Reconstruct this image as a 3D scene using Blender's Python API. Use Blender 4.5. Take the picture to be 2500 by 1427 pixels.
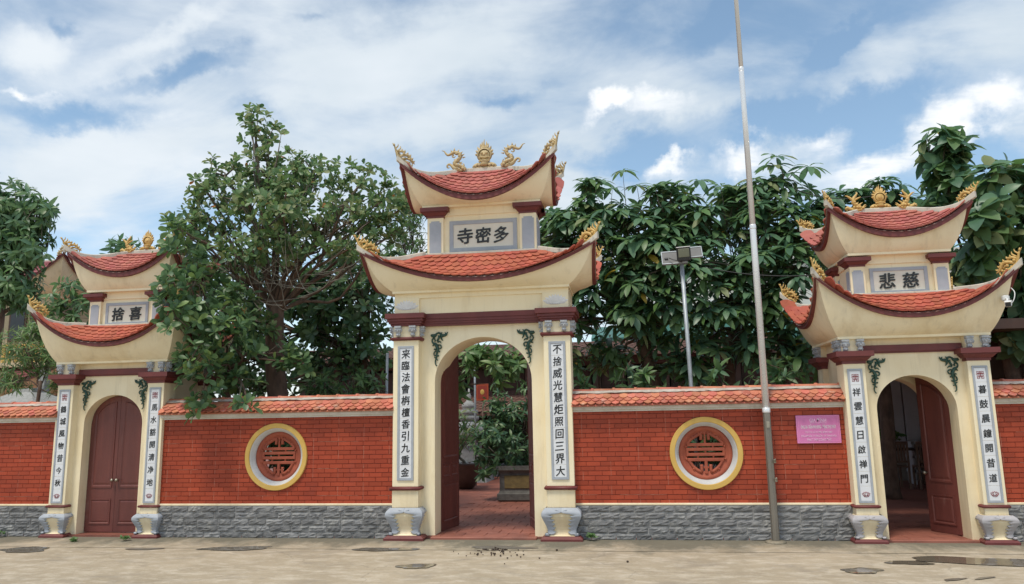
import bpy, math, random
import numpy as np
from mathutils import Vector, Matrix
R = math.radians
random.seed(7); rng = np.random.default_rng(7)
sc = bpy.context.scene
COL = sc.collection
for o in list(bpy.data.objects): bpy.data.objects.remove(o)

# ------------------------------------------------------------------ camera
CAM = Vector((1.942, -10.261, 1.6)); YAW, PITCH, ROLL = R(8.332), R(9.58), R(1.034)
FPX = 1824.33
cd = bpy.data.cameras.new('camera'); cam = bpy.data.objects.new('camera', cd); COL.objects.link(cam)
cd.sensor_width = 36; cd.lens = FPX/2500*36; cd.clip_end = 2000; cd.clip_start = .05
cam.matrix_world = Matrix.Translation(CAM) @ Matrix.Rotation(YAW, 4, 'Z') @ Matrix.Rotation(R(90)+PITCH, 4, 'X') @ Matrix.Rotation(-ROLL, 4, 'Z')
sc.camera = cam

# ------------------------------------------------------------------ sky
SUN_EL, SUN_AZ = 66, -28          # azimuth from the -Y side (behind the camera) towards -X
w = bpy.data.worlds.new('World'); sc.world = w; w.use_nodes = True
nt = w.node_tree; N = nt.nodes; L = nt.links; N.clear()
out = N.new('ShaderNodeOutputWorld'); bg = N.new('ShaderNodeBackground'); L.new(bg.outputs[0], out.inputs[0])
sky = N.new('ShaderNodeTexSky'); sky.sky_type = 'NISHITA'; sky.sun_disc = False
sky.sun_elevation = R(SUN_EL); sky.sun_rotation = R(180+SUN_AZ); sky.air_density = 1.0; sky.dust_density = .25; sky.ozone_density = 1.4
SKY_STRENGTH = .11
bg.inputs['Strength'].default_value = SKY_STRENGTH
def nd(tree, typ, **kw):
    n = tree.nodes.new(typ)
    for k, v in kw.items():
        if isinstance(k, str) and hasattr(n, k): setattr(n, k, v)
    return n
def wmath(op, a, b=None, clamp=False):
    n = nt.nodes.new('ShaderNodeMath'); n.operation = op; n.use_clamp = clamp
    for i, x in enumerate((a, b)):
        if x is None: continue
        if isinstance(x, (int, float)): n.inputs[i].default_value = x
        else: L.new(x, n.inputs[i])
    return n.outputs[0]
tc = N.new('ShaderNodeTexCoord'); sep = N.new('ShaderNodeSeparateXYZ'); L.new(tc.outputs['Generated'], sep.inputs[0])
zz = wmath('ADD', wmath('MAXIMUM', sep.outputs[2], 0.0), .16)
cmb = N.new('ShaderNodeCombineXYZ'); L.new(wmath('DIVIDE', sep.outputs[0], zz), cmb.inputs[0]); L.new(wmath('DIVIDE', sep.outputs[1], zz), cmb.inputs[1])
def wnoise(scale, detail, rough, off, sx=1, sy=1, rot=0, dist=0):
    mp = N.new('ShaderNodeMapping'); L.new(cmb.outputs[0], mp.inputs[0]); mp.inputs['Scale'].default_value = (sx, sy, 1)
    mp.inputs['Location'].default_value = off; mp.inputs['Rotation'].default_value = (0, 0, R(rot))
    n = N.new('ShaderNodeTexNoise'); L.new(mp.outputs[0], n.inputs['Vector']); n.inputs['Scale'].default_value = scale
    n.inputs['Detail'].default_value = detail; n.inputs['Roughness'].default_value = rough; n.inputs['Distortion'].default_value = dist
    return n.outputs[0]
def wramp(x, a, b):
    n = N.new('ShaderNodeMapRange'); n.interpolation_type = 'SMOOTHSTEP'; L.new(x, n.inputs[0]); n.inputs[1].default_value = a; n.inputs[2].default_value = b
    return n.outputs[0]
CLOUD_OFF = (3.1, 1.7, 0)
big = wnoise(.8, 6, .55, CLOUD_OFF, 1, 1.0, 20, .35)
fine = wnoise(2.2, 8, .6, (4.2, .6, 1), 1, 1.5, 25, .5)
# broad banks and gaps of this sky, placed by direction (tangents of the bearing from +Y and of the height), edges broken by noise
def wvec(x, y):
    n = N.new('ShaderNodeCombineXYZ'); L.new(x, n.inputs[0]); L.new(y, n.inputs[1]); return n.outputs[0]
yy_ = wmath('MAXIMUM', sep.outputs[1], .08); front = wramp(sep.outputs[1], .1, .4)
wob = N.new('ShaderNodeTexNoise'); wob.inputs['Scale'].default_value = 9; wob.inputs['Detail'].default_value = 6; wob.inputs['Roughness'].default_value = .6; L.new(tc.outputs['Generated'], wob.inputs['Vector'])
wsep = N.new('ShaderNodeSeparateXYZ'); L.new(wob.outputs[1], wsep.inputs[0])
WOB = .16
hu = wmath('ADD', wmath('DIVIDE', sep.outputs[0], yy_), wmath('MULTIPLY', wmath('SUBTRACT', wsep.outputs[0], .5), WOB))
hv = wmath('ADD', wmath('DIVIDE', sep.outputs[2], yy_), wmath('MULTIPLY', wmath('SUBTRACT', wsep.outputs[1], .5), WOB))
def bearing(px, py):
    a, b = px-1250, py-713.5; cr, sr = math.cos(ROLL), math.sin(ROLL); u, v = cr*a-sr*b, sr*a+cr*b
    r, up = u/FPX, -v/FPX; c2, s2 = math.cos(PITCH), math.sin(PITCH); fw = c2-s2*up; z = s2+c2*up; c, q = math.cos(YAW), math.sin(YAW)
    x, y = c*r-q*fw, q*r+c*fw; return x/y, z/y
def bank(px, py, rx, ry, rot, soft=0.0):
    u0, v0 = bearing(px, py); c, s_ = math.cos(R(rot)), math.sin(R(rot)); du = wmath('SUBTRACT', hu, u0); dv = wmath('SUBTRACT', hv, v0)
    a = wmath('ADD', wmath('MULTIPLY', du, c), wmath('MULTIPLY', dv, s_)); b = wmath('SUBTRACT', wmath('MULTIPLY', dv, c), wmath('MULTIPLY', du, s_))
    a = wmath('DIVIDE', a, rx/FPX); b = wmath('DIVIDE', b, ry/FPX); d = wmath('SQRT', wmath('ADD', wmath('MULTIPLY', a, a), wmath('MULTIPLY', b, b)))
    return wmath('MULTIPLY', wramp(d, 1.0, soft), front)
raw = wmath('ADD', wmath('MULTIPLY', big, .62), wmath('MULTIPLY', fine, .38))
for px, py, rx, ry, rot, k in ((1050, 110, 620, 190, 5, .12), (60, 120, 240, 110, -10, .12), (120, 430, 480, 170, 12, .14), (1050, 290, 330, 110, 5, .10), (420, 90, 260, 60, 20, .08), (2250, 120, 330, 110, 20, .07),
                               (420, 190, 330, 62, 10, -.15), (180, 285, 330, 60, -4, -.16), (620, 290, 180, 70, 0, -.09), (1240, 225, 140, 40, 0, -.09), (1950, 280, 520, 75, 3, -.18), (2050, 110, 190, 40, 30, -.12), (1560, 380, 330, 70, 0, -.17), (2420, 400, 160, 120, 20, -.18), (2150, 360, 130, 110, 10, -.14), (1750, 30, 300, 60, 25, -.08), (150, 60, 120, 40, -30, -.08), (770, 40, 120, 30, 10, -.06)):
    raw = wmath('ADD', raw, wmath('MULTIPLY', bank(px, py, rx, ry, rot), k))
cover = wramp(raw, .37, .62)
puff = None
for px, py, rx, ry, rot in ((1600, 255, 130, 62, 10), (1480, 265, 90, 42, 0), (1835, 375, 90, 62, 10), (1985, 365, 105, 60, 20), (2150, 400, 190, 65, 25), (2300, 320, 190, 70, 34), (2420, 255, 110, 72, 25), (1660, 405, 75, 42, 0), (90, 240, 160, 22, -8)):
    q_ = bank(px, py, rx, ry, rot, .25); puff = q_ if puff is None else wmath('MAXIMUM', puff, q_)
pn = wnoise(3.4, 9, .58, (1.3, 5.2, 3), 1, 1.3, 0, .2)
puff = wmath('MULTIPLY', puff, wramp(pn, .28, .58))
cl = wmath('MULTIPLY', wmath('MAXIMUM', cover, wmath('MULTIPLY', puff, .97)), .95)
shade = wnoise(1.1, 5, .55, (7, 2, 5), 1, 1.2, 15)
ccol = N.new('ShaderNodeMix'); ccol.data_type = 'RGBA'; L.new(wramp(shade, .3, .7), ccol.inputs[0])
ccol.inputs[6].default_value = (3.75, 4.25, 4.8, 1); ccol.inputs[7].default_value = (5.0, 5.3, 5.65, 1)
mixs = N.new('ShaderNodeMix'); mixs.data_type = 'RGBA'; L.new(cl, mixs.inputs[0]); L.new(sky.outputs[0], mixs.inputs[6]); L.new(ccol.outputs[2], mixs.inputs[7])
mixp = N.new('ShaderNodeMix'); mixp.data_type = 'RGBA'; L.new(wmath('MULTIPLY', puff, .85), mixp.inputs[0]); L.new(mixs.outputs[2], mixp.inputs[6]); mixp.inputs[7].default_value = (6.4, 6.45, 6.5, 1)
hsv = N.new('ShaderNodeHueSaturation'); hsv.inputs['Saturation'].default_value = .92; hsv.inputs['Hue'].default_value = .488; L.new(mixp.outputs[2], hsv.inputs['Color']); L.new(hsv.outputs[0], bg.inputs[0])

# ------------------------------------------------------------------ sun through thin cloud
sd = bpy.data.lights.new('sun', 'SUN'); sun = bpy.data.objects.new('sun', sd); COL.objects.link(sun)
sd.energy = 1.8; sd.angle = R(12); sd.color = (1, .93, .80)
az = R(SUN_AZ); el = R(SUN_EL)
sdir = Vector((math.sin(az)*math.cos(el), -math.cos(az)*math.cos(el), math.sin(el)))
sun.rotation_euler = sdir.to_track_quat('Z', 'Y').to_euler(); sun.location = (0, -20, 30)
sc.view_settings.view_transform = 'Standard'; sc.view_settings.look = 'None'; sc.view_settings.gamma = 1
sc.view_settings.use_curve_mapping = False; sc.view_settings.exposure = .68
sc.render.engine = 'CYCLES'
try:
    sc.cycles.use_denoising = True; sc.cycles.max_bounces = 8; sc.cycles.diffuse_bounces = 5; sc.cycles.glossy_bounces = 2
    sc.cycles.transmission_bounces = 5; sc.cycles.transparent_max_bounces = 4
except Exception: pass

# ------------------------------------------------------------------ helpers
def at(px, py, y):
    """the point of the plane Y=y that lies behind a pixel of the 2500x1427 photograph: used to survey positions"""
    a, b = px-1250, py-713.5; cr, sr = math.cos(ROLL), math.sin(ROLL)
    u, v = cr*a-sr*b, sr*a+cr*b
    r, up = u/FPX, -v/FPX; c2, s2 = math.cos(PITCH), math.sin(PITCH); fw = c2-s2*up; z = s2+c2*up
    c, s = math.cos(YAW), math.sin(YAW); d = Vector((c*r-s*fw, s*r+c*fw, z))
    return CAM + d*((y-CAM.y)/d.y)

def tag(o, label=None, cat=None, group=None, kind=None):
    if label: o['label'] = label
    if cat: o['category'] = cat
    if group: o['group'] = group
    if kind: o['kind'] = kind
    return o
def empty(name, loc, rz=0):
    o = bpy.data.objects.new(name, None); COL.objects.link(o); o.location = loc; o.rotation_euler = (0, 0, rz); o.empty_display_size = .2
    return o
def inst(name, me, parent, m=None):
    o = bpy.data.objects.new(name, me); COL.objects.link(o); o.parent = parent
    if m is not None: o.matrix_basis = m
    return o
class MB:
    def __init__(s): s.v = []; s.f = []; s.m = []; s.sm = []
    def add(s, vs, fs, mi=0, smooth=False):
        o = len(s.v); s.v += [tuple(p) for p in vs]; s.f += [[i+o for i in f] for f in fs]; s.m += [mi]*len(fs); s.sm += [smooth]*len(fs); return s
    def box(s, x0, x1, y0, y1, z0, z1, mi=0, c=0):
        if c <= 0:
            return s.add([(x, y, z) for z in (z0, z1) for y in (y0, y1) for x in (x0, x1)], [(0, 2, 3, 1), (4, 5, 7, 6), (0, 1, 5, 4), (2, 6, 7, 3), (0, 4, 6, 2), (1, 3, 7, 5)], mi)
        vs = []; fs = []
        X, Y, Z = (x0, x1), (y0, y1), (z0, z1)
        idx = {}
        for i in (0, 1):
            for j in (0, 1):
                for k in (0, 1):
                    sx, sy, sz = 1-2*i, 1-2*j, 1-2*k
                    for ax, p in enumerate(((X[i], Y[j]+sy*c, Z[k]+sz*c), (X[i]+sx*c, Y[j], Z[k]+sz*c), (X[i]+sx*c, Y[j]+sy*c, Z[k]))):
                        idx[i, j, k, ax] = len(vs); vs.append(p)
        g = lambda i, j, k, a: idx[i, j, k, a]
        for i in (0, 1):
            q = [g(i, 0, 0, 0), g(i, 1, 0, 0), g(i, 1, 1, 0), g(i, 0, 1, 0)]; fs.append(q if i else q[::-1])
            q = [g(0, i, 0, 1), g(1, i, 0, 1), g(1, i, 1, 1), g(0, i, 1, 1)]; fs.append(q[::-1] if i else q)
            q = [g(0, 0, i, 2), g(1, 0, i, 2), g(1, 1, i, 2), g(0, 1, i, 2)]; fs.append(q if i else q[::-1])
        for i in (0, 1):
            for j in (0, 1):
                fs += [[g(i, j, 0, 0), g(i, j, 0, 1), g(i, j, 1, 1), g(i, j, 1, 0)], [g(i, 0, j, 0), g(i, 0, j, 2), g(i, 1, j, 2), g(i, 1, j, 0)], [g(0, i, j, 1), g(0, i, j, 2), g(1, i, j, 2), g(1, i, j, 1)]]
                for k in (0, 1): fs.append([g(i, j, k, 0), g(i, j, k, 1), g(i, j, k, 2)])
        return s.add(vs, fs, mi)
    def prism(s, poly, y0, y1, mi=0, side=None, back=True):
        n = len(poly); vs = [(x, y0, z) for x, z in poly]+[(x, y1, z) for x, z in poly]
        s.add(vs, [list(range(n))]+([list(range(2*n-1, n-1, -1))] if back else []), mi)
        o = len(s.v)-2*n
        for i in range(n):
            j = (i+1) % n; s.f.append([o+j, o+i, o+n+i, o+n+j]); s.m.append(mi if side is None else side); s.sm.append(False)
        return s
    def loft(s, rings, mi=0, smooth=False, closed=True, caps=True):
        n = len(rings[0]); vs = [p for r in rings for p in r]; fs = []
        for k in range(len(rings)-1):
            for i in range(n if closed else n-1):
                j = (i+1) % n; fs.append((k*n+i, k*n+j, (k+1)*n+j, (k+1)*n+i))
        if caps and closed: fs += [list(range(n))[::-1], list(range((len(rings)-1)*n, len(rings)*n))]
        return s.add(vs, fs, mi, smooth)
    def sq(s, prof, cx=0, cy=0, mi=0, smooth=False, ry=None):
        """square rings: prof = [(half width, z)]"""
        return s.loft([[(cx-h, cy-(h if ry is None else h+ry), z), (cx+h, cy-(h if ry is None else h+ry), z), (cx+h, cy+(h if ry is None else h+ry), z), (cx-h, cy+(h if ry is None else h+ry), z)] for h, z in prof], mi, smooth)
    def lathe(s, prof, c=(0, 0, 0), n=20, mi=0, smooth=True):
        return s.loft([[(c[0]+r*math.cos(2*math.pi*i/n), c[1]+r*math.sin(2*math.pi*i/n), c[2]+z) for i in range(n)] for r, z in prof], mi, smooth)
    def tube(s, pts, rad, n=6, mi=0, smooth=True, flat=1):
        pts = [Vector(p) for p in pts]; k = len(pts)
        if isinstance(rad, (int, float)): rad = [rad]*k
        rings = []; ref = None
        for i in range(k):
            t = (pts[min(i+1, k-1)]-pts[max(i-1, 0)])
            t = t.normalized() if t.length > 1e-9 else Vector((0, 0, 1))
            if ref is None:
                ref = t.orthogonal().normalized()
            a = (ref-t*ref.dot(t)); a = a.normalized() if a.length > 1e-6 else t.orthogonal().normalized()
            ref = a; b = t.cross(a)
            rings.append([pts[i]+(a*math.cos(2*math.pi*q/n)+b*math.sin(2*math.pi*q/n))*rad[i] for q in range(n)])
        return s.loft(rings, mi, smooth)
    def ball(s, c, r, mi=0, n=10, k=6, sq=(1, 1, 1)):
        rings = []
        for i in range(k+1):
            a = -math.pi/2+math.pi*i/k; rr = max(math.cos(a), .02)
            rings.append([(c[0]+sq[0]*r*rr*math.cos(2*math.pi*q/n), c[1]+sq[1]*r*rr*math.sin(2*math.pi*q/n), c[2]+sq[2]*r*math.sin(a)) for q in range(n)])
        return s.loft(rings, mi, True)
    def cone(s, a, b, r, n=5, mi=0):
        return s.tube([a, Vector(a).lerp(Vector(b), .5), b], [r, r*.62, r*.05], n, mi)
    def mesh(s, name, mats):
        me = bpy.data.meshes.new(name); me.from_pydata(s.v, [], s.f)
        for m in (mats if isinstance(mats, (list, tuple)) else [mats]): me.materials.append(m)
        me.polygons.foreach_set('material_index', s.m); me.polygons.foreach_set('use_smooth', s.sm); me.update()
        return me
    def build(s, name, mats, parent=None, m=None): return inst(name, s.mesh(name, mats), parent, m)
    def xform(s, M, i0=0):
        s.v[i0:] = [tuple(M @ Vector(p)) for p in s.v[i0:]]; return s
def smooth_pts(pts, n=4):
    """Catmull-Rom through points (tuples of any length)"""
    P = [np.array(p, float) for p in pts]; out = []
    for i in range(len(P)-1):
        p0, p1, p2, p3 = P[max(i-1, 0)], P[i], P[i+1], P[min(i+2, len(P)-1)]
        for q in range(n):
            t = q/n; out.append(.5*((2*p1)+(-p0+p2)*t+(2*p0-5*p1+4*p2-p3)*t*t+(-p0+3*p1-3*p2+p3)*t**3))
    out.append(P[-1]); return out

# ------------------------------------------------------------------ materials
def mat(name, c1, c2=None, rough=.7, scale=3, detail=5, mix=(.35, .65), bump=0, bscale=40, rand=0, metal=0, stain=None, stretch=1, spec=.5, hue=0, streak=1.0):
    m = bpy.data.materials.new(name); m.use_nodes = True; t = m.node_tree; n = t.nodes; l = t.links
    p = n['Principled BSDF']; p.inputs['Roughness'].default_value = rough; p.inputs['Metallic'].default_value = metal
    p.inputs['Specular IOR Level'].default_value = spec
    geo = n.new('ShaderNodeNewGeometry')
    def noise(sc_, det, ro=.55, st=1):
        v = geo.outputs['Position']
        if st != 1:
            mp = n.new('ShaderNodeMapping'); l.new(v, mp.inputs[0]); mp.inputs['Scale'].default_value = (1, 1, st); v = mp.outputs[0]
        q = n.new('ShaderNodeTexNoise'); l.new(v, q.inputs['Vector']); q.inputs['Scale'].default_value = sc_; q.inputs['Detail'].default_value = det; q.inputs['Roughness'].default_value = ro
        return q.outputs[0]
    def ramp(x, a, b):
        q = n.new('ShaderNodeMapRange'); l.new(x, q.inputs[0]); q.inputs[1].default_value = a; q.inputs[2].default_value = b; return q.outputs[0]
    def mixc(f, a, b):
        q = n.new('ShaderNodeMix'); q.data_type = 'RGBA'
        for i, x in ((0, f), (6, a), (7, b)):
            if isinstance(x, (int, float)): q.inputs[i].default_value = x
            elif isinstance(x, tuple): q.inputs[i].default_value = (*x, 1)
            else: l.new(x, q.inputs[i])
        return q.outputs[2]
    col = mixc(ramp(noise(scale, detail, .6, stretch), *mix), c1, c2 or tuple(x*.8 for x in c1))
    for st_ in ([] if not stain else stain if isinstance(stain, list) else [stain]):       # (colour, scale, lo, hi, stretch, strength)
        sc_, ss, lo, hi, st, k = st_
        q = n.new('ShaderNodeMath'); q.operation = 'MULTIPLY'; l.new(ramp(noise(ss, 8, .65, st), lo, hi), q.inputs[0]); q.inputs[1].default_value = k; q.use_clamp = True
        col = mixc(q.outputs[0], col, sc_)
    if rand:
        oi = n.new('ShaderNodeObjectInfo'); hs = n.new('ShaderNodeHueSaturation'); l.new(col, hs.inputs['Color'])
        mr = n.new('ShaderNodeMapRange'); l.new(oi.outputs['Random'], mr.inputs[0]); mr.inputs[3].default_value = 1-rand; mr.inputs[4].default_value = 1+rand; l.new(mr.outputs[0], hs.inputs['Value'])
        if hue:
            wn = n.new('ShaderNodeTexWhiteNoise'); wn.noise_dimensions = '1D'; l.new(oi.outputs['Random'], wn.inputs['W'])
            mh = n.new('ShaderNodeMapRange'); l.new(wn.outputs[0], mh.inputs[0]); mh.inputs[3].default_value = .5-hue; mh.inputs[4].default_value = .5+hue; l.new(mh.outputs[0], hs.inputs['Hue'])
        col = hs.outputs[0]
    l.new(col, p.inputs['Base Color'])
    rr = n.new('ShaderNodeMapRange'); l.new(noise(scale*2.3, 4), rr.inputs[0]); rr.inputs[3].default_value = max(rough-.12, .05); rr.inputs[4].default_value = min(rough+.12, 1); l.new(rr.outputs[0], p.inputs['Roughness'])
    if bump:
        b = n.new('ShaderNodeBump'); b.inputs['Strength'].default_value = bump; b.inputs['Distance'].default_value = .01; l.new(noise(bscale, 6), b.inputs['Height']); l.new(b.outputs[0], p.inputs['Normal'])
    return m
def leaf_mat(name, c1, c2, rough=.42, trans=.28, tcol=None, scale=1.3):
    m = bpy.data.materials.new(name); m.use_nodes = True; t = m.node_tree; n = t.nodes; l = t.links
    p = n['Principled BSDF']; geo = n.new('ShaderNodeNewGeometry')
    q = n.new('ShaderNodeTexNoise'); l.new(geo.outputs['Position'], q.inputs['Vector']); q.inputs['Scale'].default_value = scale*4; q.inputs['Detail'].default_value = 6
    mr = n.new('ShaderNodeMapRange'); l.new(q.outputs[0], mr.inputs[0]); mr.inputs[1].default_value = .3; mr.inputs[2].default_value = .7
    mx = n.new('ShaderNodeMix'); mx.data_type = 'RGBA'; l.new(mr.outputs[0], mx.inputs[0]); mx.inputs[6].default_value = (*c1, 1); mx.inputs[7].default_value = (*c2, 1)
    l.new(mx.outputs[2], p.inputs['Base Color']); p.inputs['Roughness'].default_value = rough; p.inputs['Specular IOR Level'].default_value = .45
    tr = n.new('ShaderNodeBsdfTranslucent'); tr.inputs[0].default_value = (*(tcol or tuple(x*1.6 for x in c1)), 1)
    ms = n.new('ShaderNodeMixShader'); ms.inputs[0].default_value = trans; l.new(p.outputs[0], ms.inputs[1]); l.new(tr.outputs[0], ms.inputs[2])
    l.new(ms.outputs[0], n['Material Output'].inputs[0])
    return m
M = {}
M['cream'] = mat('cream_paint', (.89, .785, .565), (.84, .72, .48), .75, 1.6, 6, (.3, .72), .12, 60, stain=[((.56, .42, .23), 3.0, .54, .82, .22, .6), ((.42, .35, .24), 11, .56, .80, .07, .40)])
M['cream_dirty'] = mat('weathered_cream_paint', (.88, .77, .55), (.79, .66, .43), .78, 1.4, 7, (.3, .7), .15, 60, stain=[((.50, .34, .15), 2.6, .50, .80, .3, .55), ((.36, .30, .21), 10, .52, .78, .07, .38)])
M['maroon'] = mat('maroon_paint', (.165, .036, .033), (.125, .027, .026), .55, 4, 5, bump=.06, stain=((.26, .15, .13), 6, .66, .8, 1, .5))
M['soffit'] = M['cream']
M['grey'] = mat('grey_blue_paint', (.40, .425, .465), (.335, .36, .40), .7, 5, 5, bump=.08, stain=((.17, .17, .17), 5, .6, .85, .5, .5))
M['stucco'] = mat('grey_stucco', (.50, .515, .54), (.32, .335, .355), .85, 18, 6, bump=.3, bscale=90)
M['tilewhite'] = mat('white_glazed_tile', (.74, .75, .77), (.68, .69, .72), .25, 6, 4)
M['ink'] = mat('black_lettering', (.012, .012, .013), (.02, .02, .02), .4)
M['redink'] = mat('red_line', (.33, .05, .06), (.27, .04, .05), .4)
M['roof'] = mat('red_clay_tile', (.47, .115, .062), (.37, .085, .05), .72, 5, 6, bump=.2, bscale=50, rand=.13, hue=.006, stain=((.20, .07, .05), 7, .55, .8, 1, .6))
M['roofpink'] = mat('faded_clay_tile', (.45, .135, .10), (.36, .10, .08), .75, 5, 6, bump=.2, bscale=50, rand=.13, hue=.006, stain=((.16, .07, .06), 7, .55, .8, 1, .6))
M['rooff'] = mat('red_clay_tile_field', (.46, .11, .06), (.34, .075, .045), .72, 9, 6, bump=.2, stain=((.20, .07, .05), 7, .55, .8, 1, .6))
M['cope'] = mat('wall_coping_tile', (.54, .185, .11), (.44, .13, .075), .75, 6, 6, bump=.25, bscale=60, rand=.2, hue=.012, stain=((.50, .36, .29), 7, .56, .72, 1, .8))
M['mortar'] = mat('mortar', (.52, .46, .40), (.36, .30, .25), .9, 9, 7, bump=.4, bscale=50, stain=((.45, .18, .11), 6, .5, .7, 1, .7))
M['ridge'] = mat('pale_ridge_plaster', (.62, .57, .48), (.48, .44, .37), .85, 5, 7, bump=.2, stain=((.10, .10, .085), 9, .56, .75, .5, .8))
M['gold'] = mat('gold_paint', (.66, .44, .15), (.50, .31, .09), .5, 20, 5, bump=.3, bscale=60, stain=((.16, .10, .04), 16, .58, .75, 1, .7))
M['goldold'] = mat('weathered_gold_paint', (.60, .46, .24), (.42, .31, .15), .6, 20, 5, bump=.3, bscale=60, stain=((.14, .11, .08), 14, .5, .72, 1, .8))
M['green'] = mat('dark_green_paint', (.022, .075, .05), (.014, .045, .032), .45, 25, 4, bump=.2)
M['brick'] = mat('red_glazed_brick', (.39, .064, .026), (.31, .048, .021), .5, 2.2, 6, bump=.06, bscale=80, rand=.14, spec=.3, stain=((.27, .062, .045), 3, .55, .8, .6, .5))
M['joint'] = mat('brick_joint', (.215, .036, .019), (.17, .028, .015), .7, 9)
M['grout'] = mat('pale_grout', (.52, .22, .15), (.36, .10, .06), .8, 14, 5, (.4, .6))
M['stone'] = mat('grey_split_stone', (.24, .235, .23), (.135, .135, .14), .85, 9, 8, (.3, .7), .7, 34, rand=.26, stain=((.40, .385, .35), 8, .52, .72, .8, .65))
M['stonej'] = mat('stone_mortar', (.46, .445, .42), (.25, .245, .23), .9, 8, 5, bump=.3)
M['white'] = mat('whitewashed_plaster', (.66, .64, .58), (.54, .51, .45), .85, 5, 6, stain=((.3, .27, .22), 5, .55, .8, .6, .6))
M['ringy'] = mat('ochre_ring_paint', (.66, .43, .115), (.60, .37, .085), .7, 3, 5, bump=.06)
M['terra'] = mat('terracotta', (.38, .09, .045), (.29, .065, .034), .75, 8, 5, bump=.15)
M['door'] = mat('maroon_wood_door', (.165, .046, .036), (.115, .032, .026), .5, 6, 6, bump=.15, bscale=30, stretch=.12, stain=((.27, .19, .165), 5, .6, .8, .25, .55))
M['metal'] = mat('stainless_steel', (.82, .83, .85), (.72, .73, .75), .28, 5, 5, metal=.35, stretch=.2, stain=((.50, .48, .45), 3, .64, .88, .3, .3))
M['galv'] = mat('galvanised_steel', (.42, .45, .48), (.33, .36, .38), .5, 8, 4, metal=.35)
M['brass'] = mat('dull_brass', (.40, .36, .29), (.3, .26, .2), .35, metal=.8)
M['black'] = mat('black_plastic', (.02, .02, .022), (.03, .03, .03), .45)
M['lens'] = mat('lamp_lens', (.19, .20, .14), (.15, .16, .11), .25)
M['panelback'] = mat('solar_panel_back', (.17, .165, .16), (.14, .137, .133), .5, 6)
M['whitep'] = mat('white_plastic', (.74, .74, .73), (.66, .66, .65), .4)
M['pink'] = mat('pink_plaque', (.64, .19, .42), (.58, .165, .38), .4, 2)
M['pinklite'] = mat('pale_pink_print', (.84, .60, .75), (.80, .55, .71), .45)
M['pinkline'] = mat('pink_border', (.80, .32, .56), (.76, .28, .52), .45)
M['bark'] = mat('bark', (.17, .105, .072), (.075, .05, .037), .9, 9, 8, bump=.8, bscale=22, stretch=.4, stain=((.20, .13, .09), 6, .5, .7, .6, .7))
M['barkgrey'] = mat('grey_bark', (.16, .14, .115), (.08, .07, .055), .9, 9, 7, bump=.6, bscale=25, stretch=.4)
M['twig'] = mat('twig_bark', (.19, .165, .13), (.10, .085, .065), .9, 10, 5)
M['soil'] = mat('soil', (.05, .037, .026), (.03, .022, .016), .95, 12)
M['pave'] = mat('red_floor_tile', (.30, .105, .07), (.22, .075, .05), .62, 3, 6, bump=.1, rand=.14, stain=((.12, .05, .04), 3, .55, .8, 1, .6))
M['pavef'] = mat('red_floor', (.26, .09, .06), (.19, .065, .045), .65, 3, 6, bump=.1, stain=((.11, .05, .04), 2, .5, .8, 1, .6))
M['clay'] = mat('glazed_pot', (.10, .055, .042), (.07, .038, .03), .4, 5, 4)
M['planter'] = mat('grey_planter', (.13, .125, .115), (.075, .072, .068), .85, 9, 6, bump=.4)
M['planterp'] = mat('ochre_planter_panel', (.21, .15, .055), (.13, .095, .04), .85, 9, 6, bump=.3)
M['granite'] = mat('grey_granite', (.36, .36, .35), (.26, .26, .25), .8, 14, 6, bump=.2)
M['wood'] = mat('brown_wood', (.11, .052, .032), (.07, .033, .022), .55, 4, 5, stretch=.2)
M['greenroof'] = mat('green_metal_roof', (.05, .17, .14), (.04, .13, .11), .5, 3)
M['bwall'] = mat('pale_building_wall', (.66, .65, .60), (.56, .54, .48), .8, 1.5, 6)
M['bcream'] = mat('cream_building_wall', (.58, .48, .31), (.50, .41, .26), .8, 1.5, 6)
M['dark'] = mat('painted_hall_shade', (.035, .028, .026), (.025, .02, .019), .8)  # shade under the hall's low roof, put into its wall colour
M['glass'] = mat('dark_window_glass', (.03, .035, .04), (.04, .045, .05), .1)
M['orange'] = mat('orange_red_paint', (.46, .08, .03), (.38, .06, .025), .55)
M['brownroof'] = mat('brown_tile', (.20, .105, .08), (.13, .065, .05), .75, 7, 6)
M['plum'] = mat('plum_tile', (.28, .07, .075), (.19, .05, .055), .75, 7, 6, rand=.2)
M['seed'] = mat('brown_seed', (.055, .03, .018), (.03, .018, .012), .7)
M['cable'] = mat('black_cable', (.02, .02, .02), None, .6)
M['twigpale'] = mat('pale_twig', (.30, .27, .22), (.20, .175, .14), .85, 10, 5)
M['darkwall'] = mat('dim_wall', (.34, .29, .26), (.27, .23, .205), .85, 2, 5)
M['panelgrey'] = mat('grey_panel', (.58, .57, .60), (.50, .49, .52), .7, 2, 4)
M['wood2'] = mat('red_brown_boards', (.12, .05, .038), (.085, .036, .028), .6, 4, 5, stretch=.2)
M['redface'] = mat('red_placard_face', (.33, .05, .03), (.27, .04, .025), .55, 6)
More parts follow.
